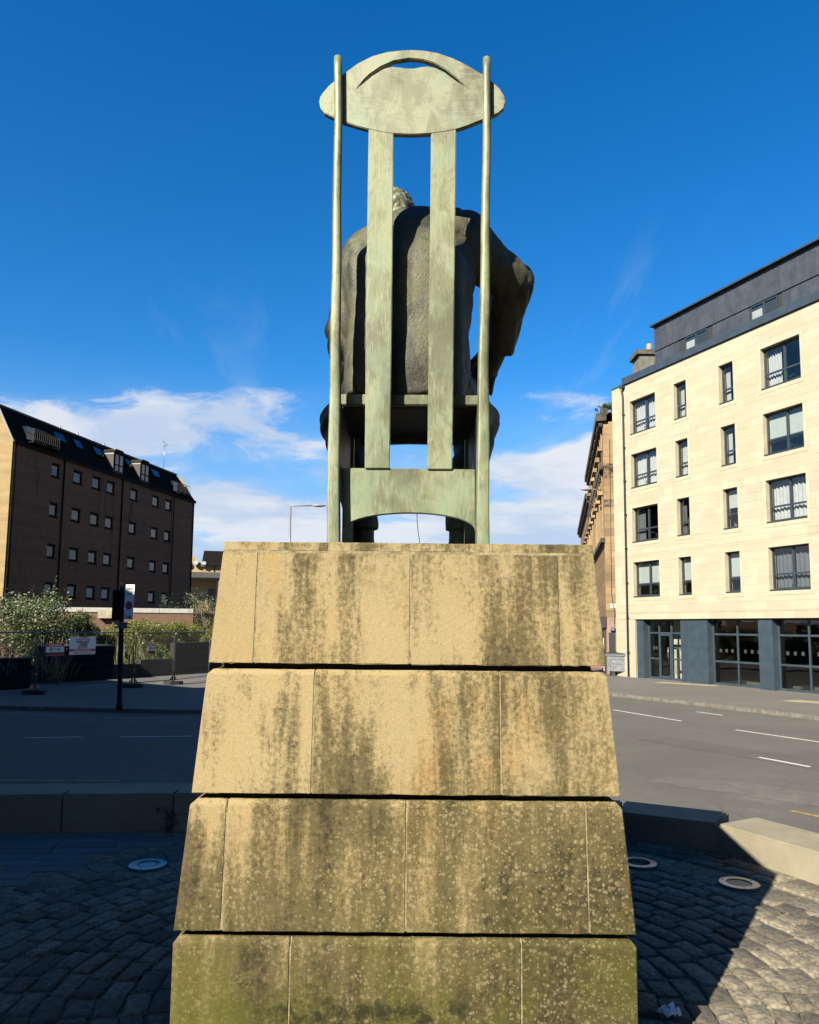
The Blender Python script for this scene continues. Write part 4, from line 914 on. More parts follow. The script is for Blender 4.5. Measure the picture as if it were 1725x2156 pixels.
# ------------------------------------------------------------------ tenements further up the street
dT = vpdir(1174); P0 = W(1271, 1000, 41.); P0.z = 0; nT = Vector((dT.y, -dT.x, 0))
MT = frame((P0.x, P0.y), -dT, PAVZ); MTi = MT.inverted()
def TL(px, py, out=0.): return MTi @ PL(px, py, P0 - nT * out, nT)
mTen = m_brick('warm_ashlar', (.50, .33, .16), (.40, .25, .115), (.22, .15, .08), bw=.8, rh=.33, stain=.45); mTenD = mat('sooty_stone', (.10, .075, .05), .95, .4, 2, .2, 20); mTenQ = mat('quoin_stone', (.47, .31, .15), .9, .15, 1.5, .2, 30, rand=.3)
mTenS = mat('stained_quoin', (.26, .18, .10), .95, .5, 4, .2, 20)
def tenement(label, x0, x1, hc, hsc, hlow, nwin, y0=0.):
    T = empty('tenement', M=MT, label=label, cat='building', group='tenements up the street')
    wz, ww = 1.9, 1.15; cols = [x0 + (x1 - x0) * (i + .5) / nwin for i in range(nwin)]
    fl = [hlow + .55, (hlow + .55 + hsc + .45) / 2 + .55, hsc + .35] if hsc - hlow > 3.6 else [hlow + .6, hsc + .45]
    holes = [(x - ww / 2, x + ww / 2, f_, f_ + wz) for x in cols for f_ in fl if f_ + wz < hc - .3]
    wall_with_holes('wall', x0, x1, 0, hc, holes, y0, y0 + .5, mTen, T)
    boxes('rear_wall', [(x0, x1, y0 + 10, y0 + 10.3, 0, hc)], mTen, T); boxes('end_wall', [(x0, x0 + .4, y0 + .51, y0 + 10, 0, hc), (x1 - .4, x1 - .002, y0 + .51, y0 + 10, 0, hc)], mTen, T)
    boxes('cornice', [(x0, x1 + .25, y0 - .36, y0 + .2, hc + .001, hc + .42), (x0, x1 + .12, y0 - .22, y0 - .001, hc - .28, hc)], mTenD, T)
    boxes('string_course', [(x0, x1 + .1, y0 - .20, y0 - .001, hsc, hsc + .24)], mTenD, T); boxes('string_course', [(x0, x1 + .1, y0 - .20, y0 - .001, hlow, hlow + .24)], mTenD, T)
    boxes('blocking_course', [(x0, x1, y0 - .1, y0 + .3, hc + .425, hc + .75)], mTenD, T)
    prism('roof', [(y0 + .3, hc + .5), (y0 + 10.2, hc + .5), (y0 + 5.2, hc + 3.2)], lambda u, w, d: (d, u, w), x0, x1, mat('tenement_slate', (.06, .06, .065), .7, .2, 5), T)
    for (a, c, d, e) in holes:
        w = boxes('window', [(a, a + .06, y0 + .2, y0 + .26, d, e), (c - .06, c, y0 + .2, y0 + .26, d, e), (a + .06, c - .06, y0 + .2, y0 + .26, d, d + .06), (a + .06, c - .06, y0 + .2, y0 + .26, e - .06, e), (a + .06, c - .06, y0 + .195, y0 + .255, (d + e) / 2 - .03, (d + e) / 2 + .03)], mat('white_sash', (.6, .58, .52), .6), T)
        piece('pane', a + .06, c - .06, y0 + .23, y0 + .235, d + .06, e - .06, mGl, w)
        boxes('architrave', [(a - .2, a - .002, y0 - .08, y0 - .001, d - .1, e + .25), (c + .002, c + .2, y0 - .08, y0 - .001, d - .1, e + .25), (a - .3, c + .3, y0 - .26, y0 - .001, e + .26, e + .42), (a - .25, c + .25, y0 - .14, y0 - .001, d - .26, d - .11)], mTenQ, w)
    x = x0 + .2
    br = []
    while x < x1: br.append((x, x + .16, y0 - .18, y0 - .002, hsc - .30, hsc - .002)); x += 1.1
    for q in br: boxes('bracket', [q], mTenD, T)
    return T
cn, cf = TL(1258.8, 872, .34), TL(1231.8, 1015, .34); sc = TL(1269.9, 969, .16); lw = TL(1273, 1127, .2); c2n, c2f = TL(1235, 1038.8, .34), TL(1216, 1118, .34)
hc1 = (cn.z + cf.z) / 2
T1 = tenement('tall soot-streaked sandstone tenement next to the pale flats', cf.x, -.02, hc1, sc.z, lw.z, max(4, int(-cf.x / 2.6)))
T2 = tenement('lower sandstone tenement farthest up the street beyond the lamp', c2f.x, cf.x - .05, min(c2n.z, hc1 - 1.0), hc1 - 3.6, lw.z, 7)
# corner quoins facing the camera, shop pilaster, wall boxes
qz = 3.0; T1x = 0
while qz < hc1 - .05:
    q2 = min(qz + .40, hc1 - .02); boxes('quoin', [(.0, .02 + rnd.uniform(0, .015), .0, .78, qz + .004, q2 - .004)], mTenQ if rnd.random() < .8 else mTenS, T1); qz = q2
boxes('pilaster', [(.0, .05, .05, .72, 0, 3.0)], mat('pink_paint_stone', (.48, .30, .23), .85, .1), T1)
boxes('fascia', [(-3, .06, -.25, -.001, 2.45, 3.05)], mDark, T1); boxes('shop_shutter', [(-2.4, -.1, -.12, -.002, 0, 2.44)], mDark, T1); boxes('shop_door', [(.021, .07, .12, .46, .02, 2.2)], mat('black_door', (.02, .022, .028), .5), T1); boxes('white_panel', [(-.35, -.05, -.16, -.121, .15, 1.9)], mCurt, T1)
boxes('alarm_box', [(.071, .2, .2, .42, 2.3, 2.5)], mSteel, T1); boxes('street_sign', [(.036, .05, .22, .62, 3.5, 3.75)], mCurt, T1)
tubes('wall_cable', [([(.06, .40, 2.4), (.09, .45, 3.2), (.06, .3, 4.2), (.05, .35, hc1 - 1)], .012)], mDark, T1, 5)
v, f = [], []
for k in range(6):
    a, c_ = leafclump((.0 + rnd.uniform(-.5, .1), rnd.uniform(-.2, .5), hc1 + .75), .28, 40, 50 + k); n0 = len(v); v += a; f += [tuple(i + n0 for i in q) for q in c_]
pyd('gutter_weeds', v, f, mPlantL, T1)
lh, lb = W(1233, 1029, 41.5), W(1259, 1031, 42)
lamp = empty('wall_lamp', (lb.x, lb.y, lb.z), 'pale street lamp head on a bracket from the tenement front', 'street lamp')
tubes('bracket_arm', [([Vector((.75, .3, -.04)), Vector((0, 0, 0)), Vector((lh.x - lb.x + .4, 0, .03))], .03)], mSteel, lamp)
def lamp_head(parent, c, L, h, axis=1):
    v, f = [], []; n = 12
    for i in range(n + 1):
        t = i / n; r = h * (math.sin(math.pi * min(1, t * .93 + .035)) ** .6); 
        for k in range(10): a = 2 * math.pi * k / 10; v.append((c[0] + (t - .5) * L, c[1] + r * math.cos(a) * 1.3, c[2] + r * math.sin(a) * (.55 if math.sin(a) > 0 else .8)))
    for i in range(n):
        for k in range(10): k2 = (k + 1) % 10; f.append((i * 10 + k, i * 10 + k2, (i + 1) * 10 + k2, (i + 1) * 10 + k))
    return pyd('lamp_head', v, f, mat('lamp_grey', (.42, .43, .42), .45, .05), parent, True)
lamp_head(lamp, (lh.x - lb.x + .2, 0, .02), .72, .12)

# wheeled bins
mBin = mat('galvanised_bin', (.36, .385, .40), .45, .12, 5, .1, 14, .35); mLid = mat('bin_lid_black', (.02, .02, .022), .5); mRub = mat('caster_rubber', (.015, .015, .015), .8)
def bin_(name, c, rz, label, m, w=1.26, d=.95, h=1.02):
    B = empty(name, (c.x, c.y, PAVZ), label, 'wheeled bin', 'wheeled bins on the pavement'); B.rotation_euler.z = rz
    prism('body', [(-w / 2 + .08, .24), (w / 2 - .08, .24), (w / 2, h), (-w / 2, h)], lambda u, q, y: (u, y, q), -d / 2, d / 2, m, B, .012)
    boxes('rim', [(-w / 2 - .04, w / 2 + .04, -d / 2 - .05, d / 2 + .05, h + .001, h + .06)], m, B)
    prism('lid', [(-d / 2 - .05, h + .062), (d / 2 + .05, h + .062), (d / 2, h + .14), (0, h + .20), (-d / 2, h + .14)], lambda u, q, x: (x, u, q), -w / 2 - .03, w / 2 + .03, mLid, B, .008)
    boxes('rib', [(-w / 2 + .02 + .03 * 0, w / 2 - .02, -d / 2 - .022, -d / 2 - .002, z_, z_ + .05) for z_ in (.62, .84)], m, B)
    boxes('rib', [(x_, x_ + .04, -d / 2 - .030, -d / 2 - .023, .3, h - .02) for x_ in (-.46, .42)], m, B)
    for x_ in (-w / 2 + .16, w / 2 - .16):
        for y_ in (-d / 2 + .12, d / 2 - .12):
            wh = tubes('caster', [([(x_ - .025, y_, .09), (x_ + .025, y_, .09)], .09)], mRub, B, 14); boxes('fork', [(x_ - .035, x_ + .035, y_ - .02, y_ + .02, .10, .24)], mSteel, wh)
    tubes('lift_bar', [([(-w / 2 - .05, -.25, h - .12), (-w / 2 - .05, .25, h - .12)], .022)], m, B); tubes('lift_bar', [([(w / 2 + .05, -.25, h - .12), (w / 2 + .05, .25, h - .12)], .022)], m, B)
bc = G(1311, 1424, PAVZ); bin_('wheeled_bin', Vector((bc.x + .1, bc.y + .4, 0)), math.radians(-38), 'grey galvanised wheeled bin with black lid standing against the flats', mBin)
bc2 = G(1268, 1417, PAVZ); bin_('wheeled_bin', Vector((bc2.x, bc2.y + 1.0, 0)), math.radians(-25), 'pinkish wheeled bin mostly hidden behind the plinth edge', mat('pink_bin', (.45, .12, .13), .5))

# ==================================================================  LEFT: brick flats
dL = vpdir(1194); pLf = W(28, 926, 49.); ML = frame((pLf.x, pLf.y), dL, PAVZ)
mBk = m_brick('brown_brick', (.42, .24, .14), (.31, .18, .105), (.25, .155, .10), stain=.6); mBkY = m_brick('buff_brick', (.56, .41, .20), (.50, .35, .165), (.42, .32, .18))
mRoofD = mat('dark_slate_tile', (.018, .016, .015), .95, .25, 6, .3, 20, spec=.05); mFas = mat('black_fascia', (.012, .012, .013), .8, spec=.1); mGlL = glass('flat_glass', (.45, .48, .5), .75)
BF_ = empty('brick_flats', M=ML, label='long dark brick block of flats with black mansard roof and small square windows', cat='building')
LW, HE = 24.9, 14.4; DB = 9.0
colL = [3.74, 6.36, 8.64, 10.55, 13.89, 17.34, 19.59]; rowL = [4.32, 7.02, 9.95, 12.78]
hol = [(x, x + 1.05, z, z + .89) for z in rowL for x in colL if not (z < 5 and x == 13.89)]
wall_with_holes('wall', 0, LW, -.5, HE - .02, hol, 0, .35, mBk, BF_)
g = [(0.002, -.5), (DB, -.5), (DB, HE), (DB - 1.4, 16.8), (1.4, 16.8), (0.002, HE)]
prism('gable', g, lambda u, w, d: (d, u, w), -.02, -.0005, mBkY, BF_); prism('gable', g, lambda u, w, d: (d, u, w), LW + .0005, LW + .02, mBkY, BF_)
boxes('rear_wall', [(0, LW, DB - .3, DB, -.5, HE)], mBk, BF_)
pyd('roof', [(.0, -.14, HE), (LW + .05, -.14, HE), (LW + .05, DB + .14, HE), (.0, DB + .14, HE), (.0, 1.35, 16.85), (LW - 1.3, 1.35, 16.85), (LW - 1.3, DB - 1.35, 16.85), (.0, DB - 1.35, 16.85)], BF, mRoofD, BF_)
boxes('fascia', [(-.06, LW + .05, -.2, -.141, HE - .22, HE + .03)], mFas, BF_); boxes('ridge', [(-.08, LW - 1.2, 1.25, 1.55, 16.80, 16.92)], mat('lead_ridge', (.13, .13, .13), .6), BF_)
prism('verge', [(-.16, HE - .1), (0.0, HE - .1), (1.42, 16.88), (1.30, 16.98)], lambda u, w, d: (d, u, w), -.12, -.065, mat('grey_verge', (.30, .30, .28), .7), BF_)
for x in (.25, 5.23, 12.63, 20.95, 24.75): tubes('downpipe', [([(x, -.07, HE - .2), (x, -.07, -.4)], .055)], mFas, BF_, 8)
for x, x2 in ((0.6, 3.85), (21.2, 24.3)): boxes('pier', [(x - .5, x2, -.06, -.001, 0, HE - .3)], mBk, BF_)
mCurW = mat('net_curtain', (.5, .5, .5), .9, .1)
for i, (a, c, d, e) in enumerate(hol):
    w = boxes('window', [(a, a + .11, .06, .13, d, e), (c - .11, c, .06, .13, d, e), (a + .11, c - .11, .06, .13, d, d + .10), (a + .11, c - .11, .06, .13, e - .10, e)], mFas, BF_)
    piece('pane', a + .11, c - .11, .10, .106, d + .10, e - .10, mGlL, w); boxes('sill', [(a - .05, c + .05, -.05, .1, d - .08, d + .002)], mFas, w); boxes('lintel', [(a - .04, c + .04, -.012, -.001, e + .001, e + .09)], mFas, w)
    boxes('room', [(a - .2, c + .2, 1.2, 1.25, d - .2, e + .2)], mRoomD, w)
    if i % 3 == 0: drape('curtain', a + .06, a + .06 + rnd.uniform(.3, .8), d + .05, e - .05, .3, mCurW, w, 4)
def on_roof(t): return -.14 + 1.49 * t, HE + 2.45 * t     # t: 0 eave .. 1 ridge
def rooflight(x0, x1, t0, t1):
    y0, z0 = on_roof(t0); y1, z1_ = on_roof(t1); nx = Vector((0, -.855, .52))
    def q(x, y, z, o): return (x, y + nx.y * o, z + nx.z * o)
    fr = pyd('rooflight', [q(x0, y0, z0, .0), q(x1, y0, z0, .0), q(x1, y1, z1_, .0), q(x0, y1, z1_, .0), q(x0, y0, z0, .10), q(x1, y0, z0, .10), q(x1, y1, z1_, .10), q(x0, y1, z1_, .10)], BF, mFas, BF_)
    e = .07; f_ = .07 / (z1_ - z0)
    ya, za = on_roof(t0 + (t1 - t0) * f_ * 1.4); yb, zb = on_roof(t1 - (t1 - t0) * f_ * 1.4)
    pyd('pane', [q(x0 + e, ya, za, .106), q(x1 - e, ya, za, .106), q(x1 - e, yb, zb, .106), q(x0 + e, yb, zb, .106)], [(0, 1, 2, 3)], mGlR, fr)
mGlR = mat('rooflight_glass', (.03, .045, .06), .04, .1, spec=1.)
for x0, x1 in ((5.0, 6.2), (7.25, 8.2), (9.7, 10.8), (14.2, 15.0), (18.3, 19.5)): rooflight(x0, x1, .48, .80)
for x in (11.1, 15.0):
    dm = boxes('dormer', [(x, x + 1.4, -.10, 1.3, HE + .15, 16.1)], mat('dormer_tile', (.10, .08, .07), .85, .15, 14), BF_)
    prism('dormer_roof', [(x - .12, 16.16), (x + 1.5, 16.16), (x + 1.15, 16.45), (x + .25, 16.45)], lambda u, w, d: (u, d, w), -.20, 1.4, mat('dormer_cap', (.06, .052, .045), .95, .2, spec=.05), dm)
    boxes('dormer_fascia', [(x - .03, x + .0, -.12, 1.2, 15.98, 16.15)], mCurW, dm)
    boxes('glazing_bar', [(x + .12, x + .2, -.15, -.101, HE + .3, 16.05), (x + .74, x + .82, -.15, -.101, HE + .3, 16.05), (x + 1.35, x + 1.43, -.15, -.101, HE + .3, 16.05), (x + .2, x + 1.35, -.15, -.101, HE + .75, HE + .82)], mFas, dm)
    for a, c in ((x + .2, x + .74), (x + .82, x + 1.35)): piece('pane', a, c, -.112, -.105, HE + .32, 16.03, mGlR2 if False else mGlR, dm)
mRail = mat('rusty_railing', (.16, .13, .11), .8, spec=.2)
for x0, x1 in ((1.3, 4.0), (21.0, 23.2)):
    P_ = [([(x0, -.45, 15.5), (x1, -.45, 15.5)], .022), ([(x0, -.45, 14.85), (x1, -.45, 14.85)], .02)]
    n = int((x1 - x0) / .2)
    for k in range(n + 1): x = x0 + (x1 - x0) * k / n; P_.append(([(x, -.45, 15.5), (x, -.45, 14.9), (x, -.56, 14.72), (x, -.45, 14.6)], .010))
    rl = tubes('balcony_railing', P_, mRail, BF_, 5); boxes('balcony_floor', [(x0, x1, -.5, -.001, 14.52, 14.6)], mFas, rl)
    boxes('balcony_door', [(x0 + .05, x0 + .8, .12, .5, 14.62, 15.7)], mGlR, rl)
an = [([(21.4, 1.4, 16.9), (21.4, 1.4, 19.3)], .025), ([(21.0, 1.4, 18.9), (21.8, 1.4, 19.4)], .02), ([(21.1, 1.1, 19.3), (21.6, 1.7, 19.6)], .018), ([(21.0, 1.5, 19.7), (21.7, 1.2, 19.2)], .018)]
tubes('aerial', an, mSteel, BF_, 5)
for x in (6.5, 8.6, 10.6, 12., 13.6): tubes('vent_pipe', [([(x, 1.45, 16.85), (x, 1.45, 17.15)], .06)], mSteel, BF_, 8)
def dish(parent, c, r, name='satellite_dish', toward=Vector((-.4, -.8, .4))):
    t = toward.normalized(); a = t.orthogonal().normalized(); e = t.cross(a); v = [Vector(c)]; f = []
    for i in range(1, 5):
        rr = r * i / 4
        for k in range(16): q = 2 * math.pi * k / 16; v.append(Vector(c) + (a * math.cos(q) + e * math.sin(q)) * rr + t * (rr * rr / r * .3))
    f = [(0, 1 + (k + 1) % 16, 1 + k) for k in range(16)]
    for i in range(3):
        for k in range(16): k2 = (k + 1) % 16; f.append((1 + i * 16 + k, 1 + i * 16 + k2, 1 + (i + 1) * 16 + k2, 1 + (i + 1) * 16 + k))
    o = pyd(name, v, f, mat('dish_grey', (.33, .33, .32), .5), parent, True); tubes('dish_arm', [([Vector(c), Vector(c) + t * r * 1.2], .012), ([Vector(c), Vector(c) - t * .2], .03)], mRail, o, 5); return o
dish(BF_, (-.3, 1.0, 5.4), .42); dish(BF_, (-.3, .8, 6.5), .35)

# far cream house with porch
hz = 104.; hp = W(462, 1300, hz); dH = Vector((.98, .2, 0)); MH = frame((hp.x, hp.y), dH, PAVZ)
mCream = mat('cream_render', (.62, .46, .23), .9, .08, 1.5); HS_ = empty('cream_house', M=MH, label='cream rendered house with dark porch roof and satellite dishes in the distance', cat='house')
Zf = lambda py: W(440, py, hz).z - PAVZ
boxes('wall', [(-7, 6, 0, 8, 0, Zf(1190))], mCream, HS_)
prism('roof', [(-.5, Zf(1191)), (8.5, Zf(1191)), (4, Zf(1191) + 2.4)], lambda u, w, d: (d, u, w), -2.6, 6.4, mRoofD, HS_); prism('gable', [(-7.2, Zf(1190) + .01), (-2.4, Zf(1190) + .01), (-4.6, Zf(1160))], lambda u, w, d: (u, d, w), -.02, 7, mCream, HS_)
boxes('gutter', [(-2.6, 6.4, -.62, -.51, Zf(1191) - .05, Zf(1191) + .06)], mFas, HS_); tubes('downpipe', [([(-.9, -.08, Zf(1192)), (-.9, -.08, Zf(1212))], .05), ([(2.2, -.08, Zf(1192)), (2.2, -.08, Zf(1240))], .05)], mFas, HS_)
po = prism('porch_roof', [(-2.6, Zf(1221)), (0, Zf(1221)), (-.001, Zf(1205)), (-2.0, Zf(1208))], lambda u, w, d: (d, u, w), -6, .9, mat('porch_felt', (.07, .06, .055), .9, .2), HS_)
boxes('porch_fascia', [(-6, .95, -2.7, -2.61, Zf(1223), Zf(1219))], mFas, po)
mTim = mat('grey_timber', (.16, .13, .11), .8); boxes('porch_post', [(-.25, .0, -2.55, -2.3, 0, Zf(1222))], mTim, HS_)
boxes('window', [(-6, -5., -.05, -.001, Zf(1262), Zf(1232))], mFrame, HS_); boxes('door', [(-1.6, -.7, -.06, -.001, Zf(1285), Zf(1240))], mTim, HS_); boxes('deck', [(-6.2, 1.2, -2.8, -.001, Zf(1292), Zf(1287))], mTim, HS_)
tubes('railing', [([(-6, -2.6, Zf(1268)), (1.1, -2.6, Zf(1268))], .03)] + [([(x, -2.6, Zf(1287)), (x, -2.6, Zf(1268))], .012) for x in np.arange(-6, 1.1, .22)], mTim, HS_, 5)
for x, py in ((-4.6, 1186), (-3.3, 1187), (-2.3, 1189)): dish(HS_, (x, -.35, Zf(py)), .42)

# low brick wall with white coping
ca, cb_ = W(60, 1278, 45.), W(372, 1281, 46.8); dW = (cb_ - ca); dW.z = 0; LWL = dW.length; MW = frame((ca.x, ca.y), dW.normalized(), PAVZ)
GW = empty('brick_wall', M=MW, label='low red-brown brick wall with white metal coping behind the shrubs', cat='wall'); hcop = ca.z - PAVZ
boxes('brickwork', [(-8, LWL + 1, 0, .3, 0, hcop - .25)], m_brick('red_brick', (.30, .17, .10), (.25, .14, .085), (.27, .21, .15)), GW)
x = -8
while x < LWL + 1: boxes('coping', [(x + .01, min(x + 2.2, LWL + 1) - .01, -.06, .36, hcop - .249, hcop + .02)], mat('white_coping', (.66, .64, .58), .6, .08), GW); x += 2.2
bxp = MW.inverted() @ PL(*((2300 * 0 + 820 * .5217) / 1.9, (2300 + 300 * .5217) / 1.9), ca, Vector((dW.y, -dW.x, 0)).normalized()); boxes('floodlight', [(bxp.x - .45, bxp.x + .35, -.35, -.01, bxp.z - .25, bxp.z + .25)], mat('lamp_cream', (.62, .56, .38), .6), GW)

# lamp post beyond
lp = W(610, 1140, 46.); LPs = empty('street_lamp', (lp.x, lp.y, PAVZ), 'slender grey lamp post with a single arm left of the chair', 'street lamp')
zt_ = W(610, 1066, 46.).z - PAVZ; xe = W(683, 1064, 46.).x - lp.x
mGal = mat('galvanised_steel', (.42, .43, .43), .45, .08, 4, 0, 1, .4)
tubes('pole', [([(0, 0, 0), (0, 0, zt_ * .5), (0, 0, zt_)], [.10, .085, .06])], mGal, LPs, 12); tubes('arm', [([(0, 0, zt_ - .05), (.1, 0, zt_ + .02), (xe - .55, 0, zt_ + .06)], .035)], mGal, LPs); lamp_head(LPs, (xe - .32, 0, zt_ + .07), .85, .13)

# ------------------------------------------------------------------ vegetation
def shrub(name, c, rx, ry, h, n, leaf, lm, label, seed, stems=6, base=0., cat='shrub', group=None, top=1.0, bare=.0):
    R_ = random.Random(seed); T = empty(name, (c.x, c.y, PAVZ), label, cat, group)
    n = int(n * 2.4); leaf *= .66; blobs = []
    for i in range(int(12 + n / 700)):
        a = R_.uniform(0, 2 * math.pi); rr = math.sqrt(R_.random()); zz_ = h * R_.uniform(.30 + bare, .88); k = 1 - .55 * max(0, zz_ / h - .5)
        blobs.append((Vector((math.cos(a) * rr * rx * k, math.sin(a) * rr * ry * k, zz_)), R_.uniform(.16, .34) * min(rx, h * .7)))
    v, f = [], []
    for i in range(n):
        bc_, br = R_.choice(blobs); d = Vector((R_.gauss(0, 1), R_.gauss(0, 1), R_.gauss(0, 1))).normalized() * br * (R_.random() ** .45) * 1.15
        p = bc_ + d
        if p.z < base: continue
        ax = Vector((R_.gauss(0, 1), R_.gauss(0, 1), R_.gauss(.3, .8))).normalized(); s = leaf * R_.uniform(.6, 1.3); sd_ = ax.orthogonal().normalized(); sd_.rotate(Matrix.Rotation(R_.uniform(0, 6.28), 3, ax)); k = len(v)
        v += [p, p + ax * s * .5 + sd_ * s * .28, p + ax * s, p + ax * s * .5 - sd_ * s * .28]; f.append((k, k + 1, k + 2, k + 3))
    for i in range(int(stems * 1.5)):                     # loose shoots that break the outline
        bc_, br = R_.choice(blobs); tip = bc_ + Vector((R_.gauss(0, .3), R_.gauss(0, .3), 1)).normalized() * br * R_.uniform(1.2, 2.0)
        for j in range(14):
            p = bc_.lerp(tip, .4 + .6 * j / 14); ax = Vector((R_.gauss(0, 1), R_.gauss(0, 1), .4)).normalized(); s = leaf * .9; sd_ = ax.orthogonal().normalized(); k = len(v)
            v += [p, p + ax * s * .5 + sd_ * s * .28, p + ax * s, p + ax * s * .5 - sd_ * s * .28]; f.append((k, k + 1, k + 2, k + 3))
    pyd('foliage', v, f, lm, T)
    P_ = []
    for i in range(stems):
        bc_, br = R_.choice(blobs); b0 = Vector((bc_.x * .35, bc_.y * .35, 0)); P_.append(([b0, b0.lerp(bc_, .5) + Vector((R_.gauss(0, .1), 0, .15)), bc_], [.03, .02, .008]))
    tubes('stem', P_, mat('shrub_bark', (.20, .15, .09), .9, .2), T, 5); return T
lfA = m_leaf('leaf_grey_green', (.13, .19, .05), (.24, .30, .10), (.55, .56, .36)); lfB = m_leaf('leaf_mid_green', (.11, .17, .03), (.20, .26, .05), (.38, .42, .12)); lfC = m_leaf('leaf_yellow_green', (.20, .25, .02), (.32, .34, .03), (.36, .29, .06)); lfD = m_leaf('leaf_dark_green', (.035, .06, .022), (.06, .09, .03), (.14, .17, .07)); lfE = m_leaf('dry_straw', (.30, .23, .10), (.38, .30, .14), (.45, .38, .2))
gp = lambda px, Y: Vector((W(px, 1320, Y).x, Y, 0))
hh = lambda px, py, Y: W(px, py, Y).z - PAVZ
shrub('shrub', gp(20, 36), 2.9, 1.8, hh(20, 1250, 36), 7000, .17, lfA, 'tall pale grey-green shrub at the left edge behind the fence', 1, 9, .8)
shrub('shrub', gp(100, 37), 1.9, 1.5, hh(100, 1312, 37), 4200, .15, lfA, 'loose silvery shrub between the tall left shrub and the brick wall', 2, 8, .6)
shrub('shrub', gp(165, 38.5), 1.35, 1.2, hh(165, 1282, 38), 3400, .16, lfB, 'upright fresh green shrub in front of the white coping', 3, 8, .6)
shrub('shrub', gp(228, 40), 1.5, 1.2, hh(230, 1322, 40), 2600, .14, lfC, 'small yellow-green shrub just left of the sign pole', 4, 7, .4)
shrub('shrub', gp(405, 49), 2.3, 1.6, hh(405, 1240, 49), 5200, .16, lfD, 'dark green bush against the end of the brick flats', 5, 8, .8)
shrub('shrub', gp(437, 47), 1.2, 1.2, hh(437, 1255, 47), 900, .12, lfE, 'thin twiggy brown bush beside the plinth', 6, 26, .8)
for i, (px, Y, hy) in enumerate(((262, 42.5, 1308), (300, 43.5, 1306), (338, 44.5, 1307), (376, 45.5, 1308), (412, 46, 1307), (446, 46, 1306))):
    shrub('hedge_bush', gp(px, Y), 1.35, 1.0, hh(px, hy, Y), 6500, .11, lfC, ['leftmost yellow-green hedge bush behind the sign pole', 'second hedge bush from the sign pole', 'third hedge bush from the sign pole', 'fourth hedge bush from the sign pole', 'fifth hedge bush, second from the plinth', 'last hedge bush right beside the plinth'][i], 20 + i, 4, .05, 'hedge', 'clipped hedge behind the fence', bare=-.25)
shrub('shrub', gp(310, 37), 1.2, .9, hh(310, 1352, 37), 1500, .13, lfB, 'low leafy weeds behind the fence right of the pole', 40, 14, .2)
def straw(name, c, w, h, n, label, seed, m):
    R_ = random.Random(seed); T = empty(name, (c.x, c.y, PAVZ), label, 'dry stems'); P_ = []
    for i in range(n):
        x = R_.uniform(-w, w); y = R_.uniform(-.8, .8); t = R_.gauss(0, .3); hh_ = h * R_.uniform(.5, 1.05)
        P_.append(([(x, y, 0), (x + t * .4, y, hh_ * .5), (x + t, y + R_.gauss(0, .2), hh_)], [.016, .012, .004]))
    tubes('stalks', P_, m, T, 4); return T
mStraw = mat('straw_stalk', (.42, .33, .15), .9, .2, 3)
straw('dry_stems', gp(40, 31.5), 1.9, hh(40, 1345, 31.5), 190, 'dry straw-coloured stems above the graffitied hoarding', 51, mStraw)
straw('dry_stems', gp(100, 31.5), .9, hh(100, 1370, 31.5), 70, 'dry stems in the gap beside the black container', 52, mStraw)
straw('dry_stems', gp(285, 36), 1.1, hh(285, 1325, 36), 36, 'tall thin bare stems behind the fence near the pole', 53, mat('green_stalk', (.26, .26, .10), .9, .2, 3))

# ------------------------------------------------------------------ site fence, boards, hoardings
mTube = mat('fence_tube', (.36, .37, .37), .4, .1, 5, 0, 1, .5); mMesh = mat('fence_wire', (.10, .105, .105), .6, .1, 5)
def fence_panel(A, B, label, h=2.0, z0=.10):
    d = B - A; L = d.length; M_ = frame((A.x, A.y), d.normalized(), PAVZ); T = empty('site_fence', M=M_, label=label, cat='fence', group='temporary site fence panels'); r = .10; a, c = .04, L - .04
    pts = [(a, 0, z0)] + [(a, 0, z0 + h - r)] + [(a + r - r * math.cos(q), 0, z0 + h - r + r * math.sin(q)) for q in (.5, 1.05, 1.5)] + [(c - r + r * math.sin(q), 0, z0 + h - r + r * math.cos(q)) for q in (.07, .55, 1.1)] + [(c, 0, z0 + h - r), (c, 0, z0)]
    tubes('frame', [(pts, .021), ([(a, 0, z0 + .08), (c, 0, z0 + .08)], .018)], mTube, T)
    n = int(L / .055); P_ = [([(a + (c - a) * k / n, 0, z0 + .08), (a + (c - a) * k / n, 0, z0 + h - .02)], .0026) for k in range(1, n)] + [([(a, 0, z0 + zz_), (c, 0, z0 + zz_)], .003) for zz_ in np.arange(.3, h, .28)]
    tag(tubes('mesh_infill', P_, mMesh, T, 3, False), kind='stuff')
    for x, s in ((a, 1), (c, -1)): pyd('gusset', [(x, -.004, z0 + .09), (x + s * .2, -.004, z0 + .09), (x, -.004, z0 + .30)], [(0, 1, 2)], mTube, T)
    boxes('clamp', [(c + .0, c + .09, -.03, .03, z0 + .55, z0 + .60), (c + .0, c + .09, -.03, .03, z0 + h - .45, z0 + h - .40)], mTube, T)
    return T
def foot(p, label): o = boxes('rubber_block', [(-.36, .36, -.12, .12, 0, .13)], mat('fence_foot_rubber', (.03, .03, .03), .9)); o.location = (p.x, p.y, PAVZ + .002); return tag(o, label, 'fence foot', 'rubber fence feet')
fA = G(72, 1462, -.8); fB = G(280, 1448, -.8); fC = G(365, 1441, -.8); fD = G(440, 1431, -.8); fZ = fA + (fA - fB) * .9 + Vector((0, -1.0, 0)); fE = fD + (fD - fC) * .8
